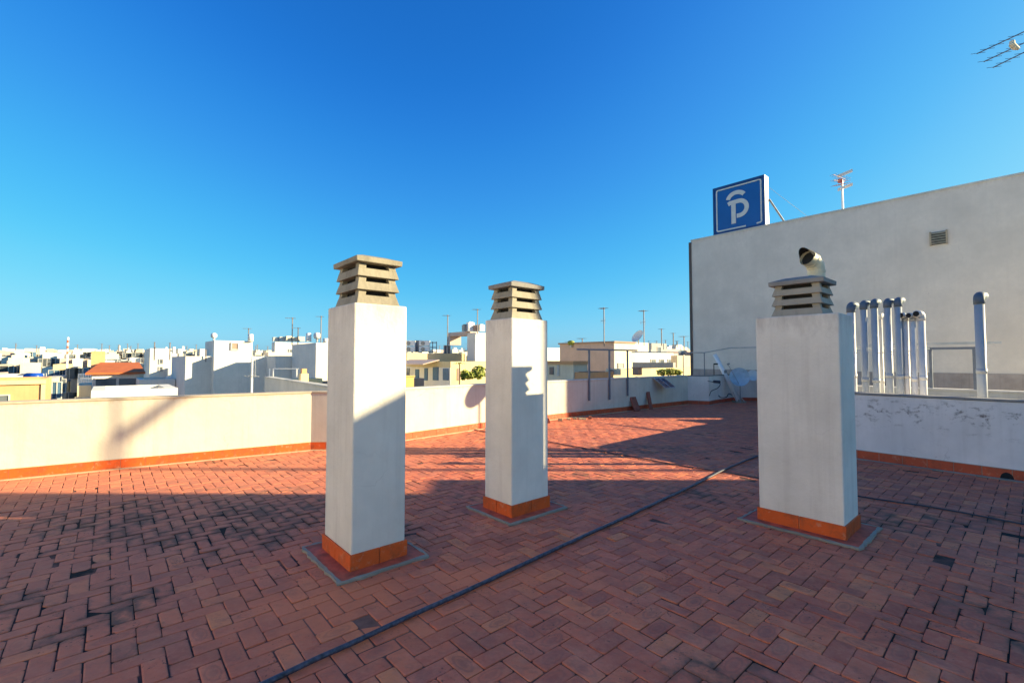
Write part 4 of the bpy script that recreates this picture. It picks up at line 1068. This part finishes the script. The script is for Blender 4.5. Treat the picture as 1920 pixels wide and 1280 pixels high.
p = at(765,724,11.5); b = MB(); b.box(p-UP*1, .2, .22, at(765,706,11.5).z-p.z+1, UL, UR); b.box(p-UP*1+UP*(at(765,706,11.5).z-p.z+1), .24,.26,.03, UL, UR)
tag(b.build('chimney_pot', CM['ochre'], None, loc=p-UP*1), 'small ochre vent block touching the right edge of the first chimney', 'vent')
# --- right of the middle chimney
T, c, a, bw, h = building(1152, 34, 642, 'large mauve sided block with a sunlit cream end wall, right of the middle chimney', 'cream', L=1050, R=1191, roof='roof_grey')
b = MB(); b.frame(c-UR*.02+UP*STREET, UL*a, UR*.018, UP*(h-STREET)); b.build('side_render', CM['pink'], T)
b = MB(); b.frame(c-UR*.12-UL*.1+UP*(h-.01), UL*(a+.2), UR*(bw+.2), UP*.12); b.build('cornice', CM['brown'], T)
s0, s1 = hit(c,UR,1158.5), hit(c,UR,1168); window(T, c+UR*s0+UP*at(1163,690,35).z, UR, -UL, s1-s0, at(1163,681,35).z-at(1163,690,35).z, mat=CM['grey'], fr=.03)
T, c, a, bw, h = building(1075, 20, 677.5, 'small house with an orange roof edge right of the middle chimney', 'cream', L=1010, R=1101, parap=.1)
b = MB(); b.frame(c-UR*.08-UL*.08+UP*(h-.12), UL*(a+.1), UR*.078, UP*.14); b.frame(c-UL*.08+UP*(h-.12), UL*.078, UR*(bw+.1), UP*.14); b.build('roof_edge', CM['orange'], T)
for (x0,x1,y0,y1,m) in ((1031,1038,702,688,'glass'),(1045,1049,705,684,'frame')):
    s0, s1 = hit(c,UL,x0), hit(c,UL,x1); q=c+UL*s1; z0,z1 = at(x0,y0,q.y).z, at(x0,y1,q.y).z
    b = MB(); b.frame(c+UL*s1-UR*.04+UP*z0, UL*(s0-s1), UR*.038, UP*(z1-z0)); b.build('window' if m=='glass' else 'pillar', M[m], T)
building(1000, 50, 651, 'white block between the middle chimney and the mauve sided block', 'white', R=1051, al=8)
building(1102, 19.5, 696, 'low orange wall under the mauve sided block', 'orange', R=1150, al=1.5, base=-4, parap=.05)
T, c, a, bw, h = building(1187, 40, 641.5, 'bright white block touching the cream end wall', 'white', R=1216, al=6)
T, c, a, bw, h = building(1216, 46, 661, 'low white house with dark openings under the pale skyline blocks', 'white', R=1263, al=7, win_r=(3,1,.7,.8,1.2,False), roof='roof_grey')
building(1221, 60, 643, 'small grey roof house on the skyline left of the tall blank wall', 'grey', R=1250, al=4, win_r=(1,1,.5,.8,.8,False))
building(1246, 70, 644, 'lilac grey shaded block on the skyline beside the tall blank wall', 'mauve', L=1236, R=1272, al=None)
building(1270, 40, 649, 'broad beige block reaching behind the tall blank wall', 'beige', L=1258, R=1345)
building(1262, 29, 678, 'long grey rendered wall in front of the white house with dark openings', 'grey', L=1186, bw=.3, base=-8, parap=.05)
building(1150, 23, 690, 'sunlit yellow garden wall just beyond the long parapet', 'yellow', R=1330, al=.4, base=-8, parap=.05)
bush(at(1243,704,24.2), .32, .17, 150, 'dry dark shrub on the yellow garden wall, left of its neighbour', seed=11)
bush(at(1258,704,24.3), .38, .20, 190, 'larger olive shrub on the yellow garden wall in the middle', seed=12)
bush(at(1272,704,24.2), .22, .16, 110, 'small dark shrub at the right end of the yellow garden wall', seed=13)
p = at(1150, 703, 21); T = thing('air_conditioner', p, 'cream outdoor unit with a round brown fan beyond the railing posts', 'air conditioner')
b = MB(); b.box(p, .3, .62, at(1150,691,21).z-p.z, Vector((0,1,0)), Vector((1,0,0))); b.build('case', CM['cream'], T)
b = MB(); q = p+Vector((-.12,-.16,.14)); b.tube([q, q+Vector((0,-.02,0))], .13, 14); b.build('fan_grille', CM['brown'], T)
p = at(1195, 703, 21); b = MB(); b.box(p, .3, .3, at(1195,690,21).z-p.z, UL, UR); b.box(p+UP*(at(1195,690,21).z-p.z), .36, .36, .05, UL, UR)
tag(b.build('chimney_pot', CM['brown'], None, loc=p), 'squat brown chimney at the left end of the yellow garden wall', 'vent')
# dish, masts and tank on the right skyline
p = at(1197, 641, 40); T = thing('satellite_dish', p, 'white satellite dish on the bright white block', 'satellite dish')
b = MB(); b.dish(p+UP*.45, Vector((-.75,-.35,.55)), .62, .14, 20, 4); b.build('reflector', M['dish_white'], T)
b = MB(); b.tube([p-UP*.2, p+UP*.45], .06, 6); b.build('pole', M['mast'], T)
mast(1133, 34, 642, 576, 'tall ladder like antenna mast on the mauve sided block', els=8)
mast(1208, 40, 642, 581, 'antenna mast on the bright white block')
mast(1241, 60, 644, 616, 'thin antenna on the small grey roof house', big=1.6)
mast(1263, 62, 645, 624, 'small antenna left of the last one on the right skyline', big=1.6)
mast(1283, 40, 650, 630, 'low antenna with a double head beside the tall blank wall')
mast(1092, 40, 646, 634, 'tiny antenna on the left half of the mauve sided block')
mast(1069, 42, 650, 640, 'tiny dark antenna above the left corner of the mauve sided block')
tank(1071, 37, 651, 638, .28, 'olive green drum on the left corner of the mauve sided block', True, mat='leaf')
# striped chimney mast far left
p = Vector((kray(126)*60, 60, -2)); T = thing('radio_mast', p, 'red and white striped radio mast on the left skyline', 'mast')
z0, z1 = at(126,664,60).z, at(126,632,60).z
for k in range(6):
    b = MB(); b.tube([Vector((p.x,p.y,z0+(z1-z0)*k/6)), Vector((p.x,p.y,z0+(z1-z0)*(k+1)/6-.01))], .11, 8); b.build('section', M['redplastic'] if k%2==0 else M['white_metal'], T)
b = MB(); b.tube([p, Vector((p.x,p.y,z0-.01))], .11, 8); b.build('foot', M['white_metal'], T)
# ------------------------------------------------------------------ distant rows of blocks
rnd = random.Random(42)
LM = [(-60,'picture edge'),(30,'orange block'),(75,'blue barrel'),(118,'striped radio mast'),(165,'small beige block'),(205,'red tiled roof'),(245,'glazed gallery'),(272,'sand yellow block'),(300,'tall narrow block'),(360,'first stepped bay'),(435,'white stair tower'),(500,'recessed bay'),(560,'penthouse tanks'),(690,'first white chimney'),(800,'air conditioners'),(845,'cream roof house'),(890,'white lift tower'),(965,'middle white chimney'),(1040,'orange edged house'),(1110,'mauve sided block'),(1175,'cream end wall'),(1230,'long grey wall'),(1285,'tall blank wall')]
seen = {}
def far_label(px, row, col, feat):
    lm = min(LM, key=lambda q: abs(q[0]-px)); side = 'left of' if px < lm[0]-9 else ('right of' if px > lm[0]+9 else 'behind')
    rowt = ('nearest distant', 'second distant', 'third distant', 'fourth distant', 'fifth distant', 'farthest')[row]
    return '%s block %s, %s row, %s %s' % (col, feat, rowt, side, lm[1])
ORD = ['', ', lower', ', narrower', ', apart', ', hidden']
rows = [(36, 678, 692, 16, 34), (52, 668, 682, 14, 30), (78, 660, 673, 14, 30), (120, 653, 664, 12, 26), (190, 654.5, 661, 10, 22), (300, 653, 657, 9, 18)]
FEAT = ['with bare sunlit wall', 'with small windows', 'with a flat red roof', 'with a rooftop hut', 'with stained corners', 'with a raised parapet']
FG = []
for row, (Y, ya, yb, w0, w1) in enumerate(rows):
    px = -70
    while px < 1310:
        w = rnd.uniform(w0, w1)
        skip = False
        if row == 0 and px > 12: skip = True
        if row == 1 and (px > 200 or 88 < px < 150): skip = True
        if 322 < px < 500 and row < 3: skip = True
        if 500 <= px < 760 or 880 < px < 1024: skip = True
        if 762 < px < 875 and row < 3: skip = True
        if 1050 < px < 1185: skip = True
        if px > 1185 and row < 3: skip = True
        if not skip and rnd.random() < .9:
            yt = rnd.uniform(ya, yb)
            if px > 330: yt = max(yt, 655) if rnd.random() < .8 else yt
            if px > 1185: yt = rnd.uniform(644, 652)
            col = rnd.choice(['white','white','white','white','offwhite','offwhite','offwhite','cream','cream','pink','beige'])
            feat = rnd.randrange(6)
            cn = {'offwhite':'off white'}.get(col, col)
            lab = far_label(px+w/2, row, cn, FEAT[feat]); k = seen.get(lab, 0); seen[lab] = k+1; lab += ORD[min(k,4)]
            Yj = Y*rnd.uniform(.93,1.07)
            R1_ = px+w; left = px+rnd.uniform(0,3) if px > 210 else None
            C1_ = px+w*rnd.uniform(.2,.45) if px > 210 else px
            wr = (max(1,int(w/7)), 2 if row > 2 else 3, 1.0, 1.1*Y/60 if Y > 60 else 1.0, 1.2, rnd.random() < .4) if (feat in (1,5) or (row < 4 and rnd.random() < .6)) else None
            t_, c_, a_, b_, h_ = building(C1_, Yj, yt, lab, col, L=left, R=R1_, al=None if left is not None else Yj*.12, win_r=wr, group='distant town blocks', roof='roof_red' if feat == 2 else 'roof_grey')
            if feat == 3 and yt > 655:
                hh = rnd.uniform(1.6, 2.6); box_on(c_, a_*.4, b_*rnd.uniform(.25,.7), a_*.4, b_*rnd.uniform(.25,.45), h_-.8, hh, '', '', 'roof_hut', CM[rnd.choice(['white','cream','offwhite'])], parent=t_)
            FG.append((px+w/2, Yj, yt, lab, row))
        px += w*rnd.uniform(.75, 1.05)
for i, (px, Y, yt, lab, row) in enumerate(FG):
    if row in (2, 3, 4) and rnd.random() < .40 and yt < 661:
        w_ = lab.split(' block '); mast(px, Y, yt, yt-rnd.uniform(6, 13), 'thin antenna on the %s block%s' % (w_[0], lab[lab.index(','):]), big=Y/55, els=4, r=.0007*Y)
# streets far below
b = MB(); b.frame(Vector((-2500,-300,STREET-.5)), Vector((5000,0,0)), Vector((0,5200,0)), UP*.5)
o = b.build('ground', M['asphalt']); tag(o, kind='structure')
# unseen white blocks added behind and beside the camera to bounce sunlight
for (cc_, su, sv, hh, lab) in ((Vector((-17,-6,0)), 14, 5, 6.5, 'tall white neighbouring block out of view on the left, facing the sun'), (Vector((-8.0,-12.5,0)), 7, 8, 5.0, 'white rooftop stair house out of view behind the camera')):
    T = thing('apartment_building', cc_+UP*STREET, lab, 'building'); b = MB(); b.frame(cc_+UP*STREET, UL*su, UR*sv, UP*(hh-STREET)); b.build('wall', CM['white'], T)
#CITY-END
# ------------------------------------------------------------------ world and sun
SUN_AZ = R_(90.6); SUN_EL = R_(17.5)
w = bpy.data.worlds.new('World'); bpy.context.scene.world = w; w.use_nodes = True
t = w.node_tree; bg = t.nodes['Background']
sky = N(t, 'ShaderNodeTexSky', sky_type='NISHITA'); sky.sun_disc = False
sky.sun_elevation = SUN_EL; sky.sun_rotation = SUN_AZ; sky.air_density = 1.0; sky.dust_density = 2.2; sky.ozone_density = 10.0; sky.altitude = 1000
EXPO = 1.78; SKYS = .12
def vmul(t, v, k):
    n = N(t, 'ShaderNodeVectorMath', operation='SCALE'); t.links.new(v, n.inputs[0]); n.inputs['Scale'].default_value = k; return n.outputs[0]
cv = N(t, 'ShaderNodeRGBCurve')
for ch, pts in ((0, [(0,0),(.018,.014),(.026,.035),(.05,.10),(.065,.16),(.11,.29),(.25,.5),(1,.8)]), (1, [(0,0),(.063,.165),(.09,.275),(.165,.54),(.23,.68),(.30,.76),(1,1)]), (2, [(0,0),(.195,.60),(.26,.77),(.33,.87),(.45,.95),(1,1)])):
    c = cv.mapping.curves[ch]
    while len(c.points) < len(pts): c.points.new(.5, .5)
    for p, q in zip(c.points, pts): p.location = q; p.handle_type = 'AUTO_CLAMPED'
cv.mapping.update()
t.links.new(vmul(t, sky.outputs[0], .1), cv.inputs['Color'])
ov = N(t, 'ShaderNodeVectorMath', operation='SUBTRACT'); t.links.new(vmul(t, sky.outputs[0], .1), ov.inputs[0]); ov.inputs[1].default_value = (.8,.8,.8)
mx = N(t, 'ShaderNodeVectorMath', operation='MAXIMUM'); t.links.new(ov.outputs[0], mx.inputs[0]); mx.inputs[1].default_value = (0,0,0)
ad = N(t, 'ShaderNodeVectorMath', operation='ADD'); t.links.new(cv.outputs[0], ad.inputs[0]); t.links.new(mx.outputs[0], ad.inputs[1])
t.links.new(vmul(t, ad.outputs[0], 1.0/(SKYS*2**EXPO)), bg.inputs['Color'])
bg.inputs['Strength'].default_value = SKYS
sd = Vector((math.sin(SUN_AZ)*math.cos(SUN_EL), math.cos(SUN_AZ)*math.cos(SUN_EL), math.sin(SUN_EL)))
L = bpy.data.lights.new('sun', 'SUN'); L.energy = 4.1; L.angle = R_(.5); L.color = (1.0,.83,.48)
lo = bpy.data.objects.new('sun', L); C.objects.link(lo); lo.rotation_euler = (-sd).to_track_quat('-Z','Y').to_euler(); lo.location = (20,0,20)
# ------------------------------------------------------------------ camera
cam = bpy.data.cameras.new('camera'); co = bpy.data.objects.new('camera', cam); C.objects.link(co)
cam.sensor_width = 36; cam.lens = 36*F/1920; cam.clip_end = 6000; cam.clip_start = .05
co.location = (0,0,CAMZ); co.rotation_euler = (math.pi/2+PITCH, 0, 0)
sc = bpy.context.scene; sc.camera = co
sc.view_settings.view_transform = 'Standard'; sc.view_settings.look = 'None'
sc.view_settings.exposure = EXPO; sc.view_settings.gamma = 1
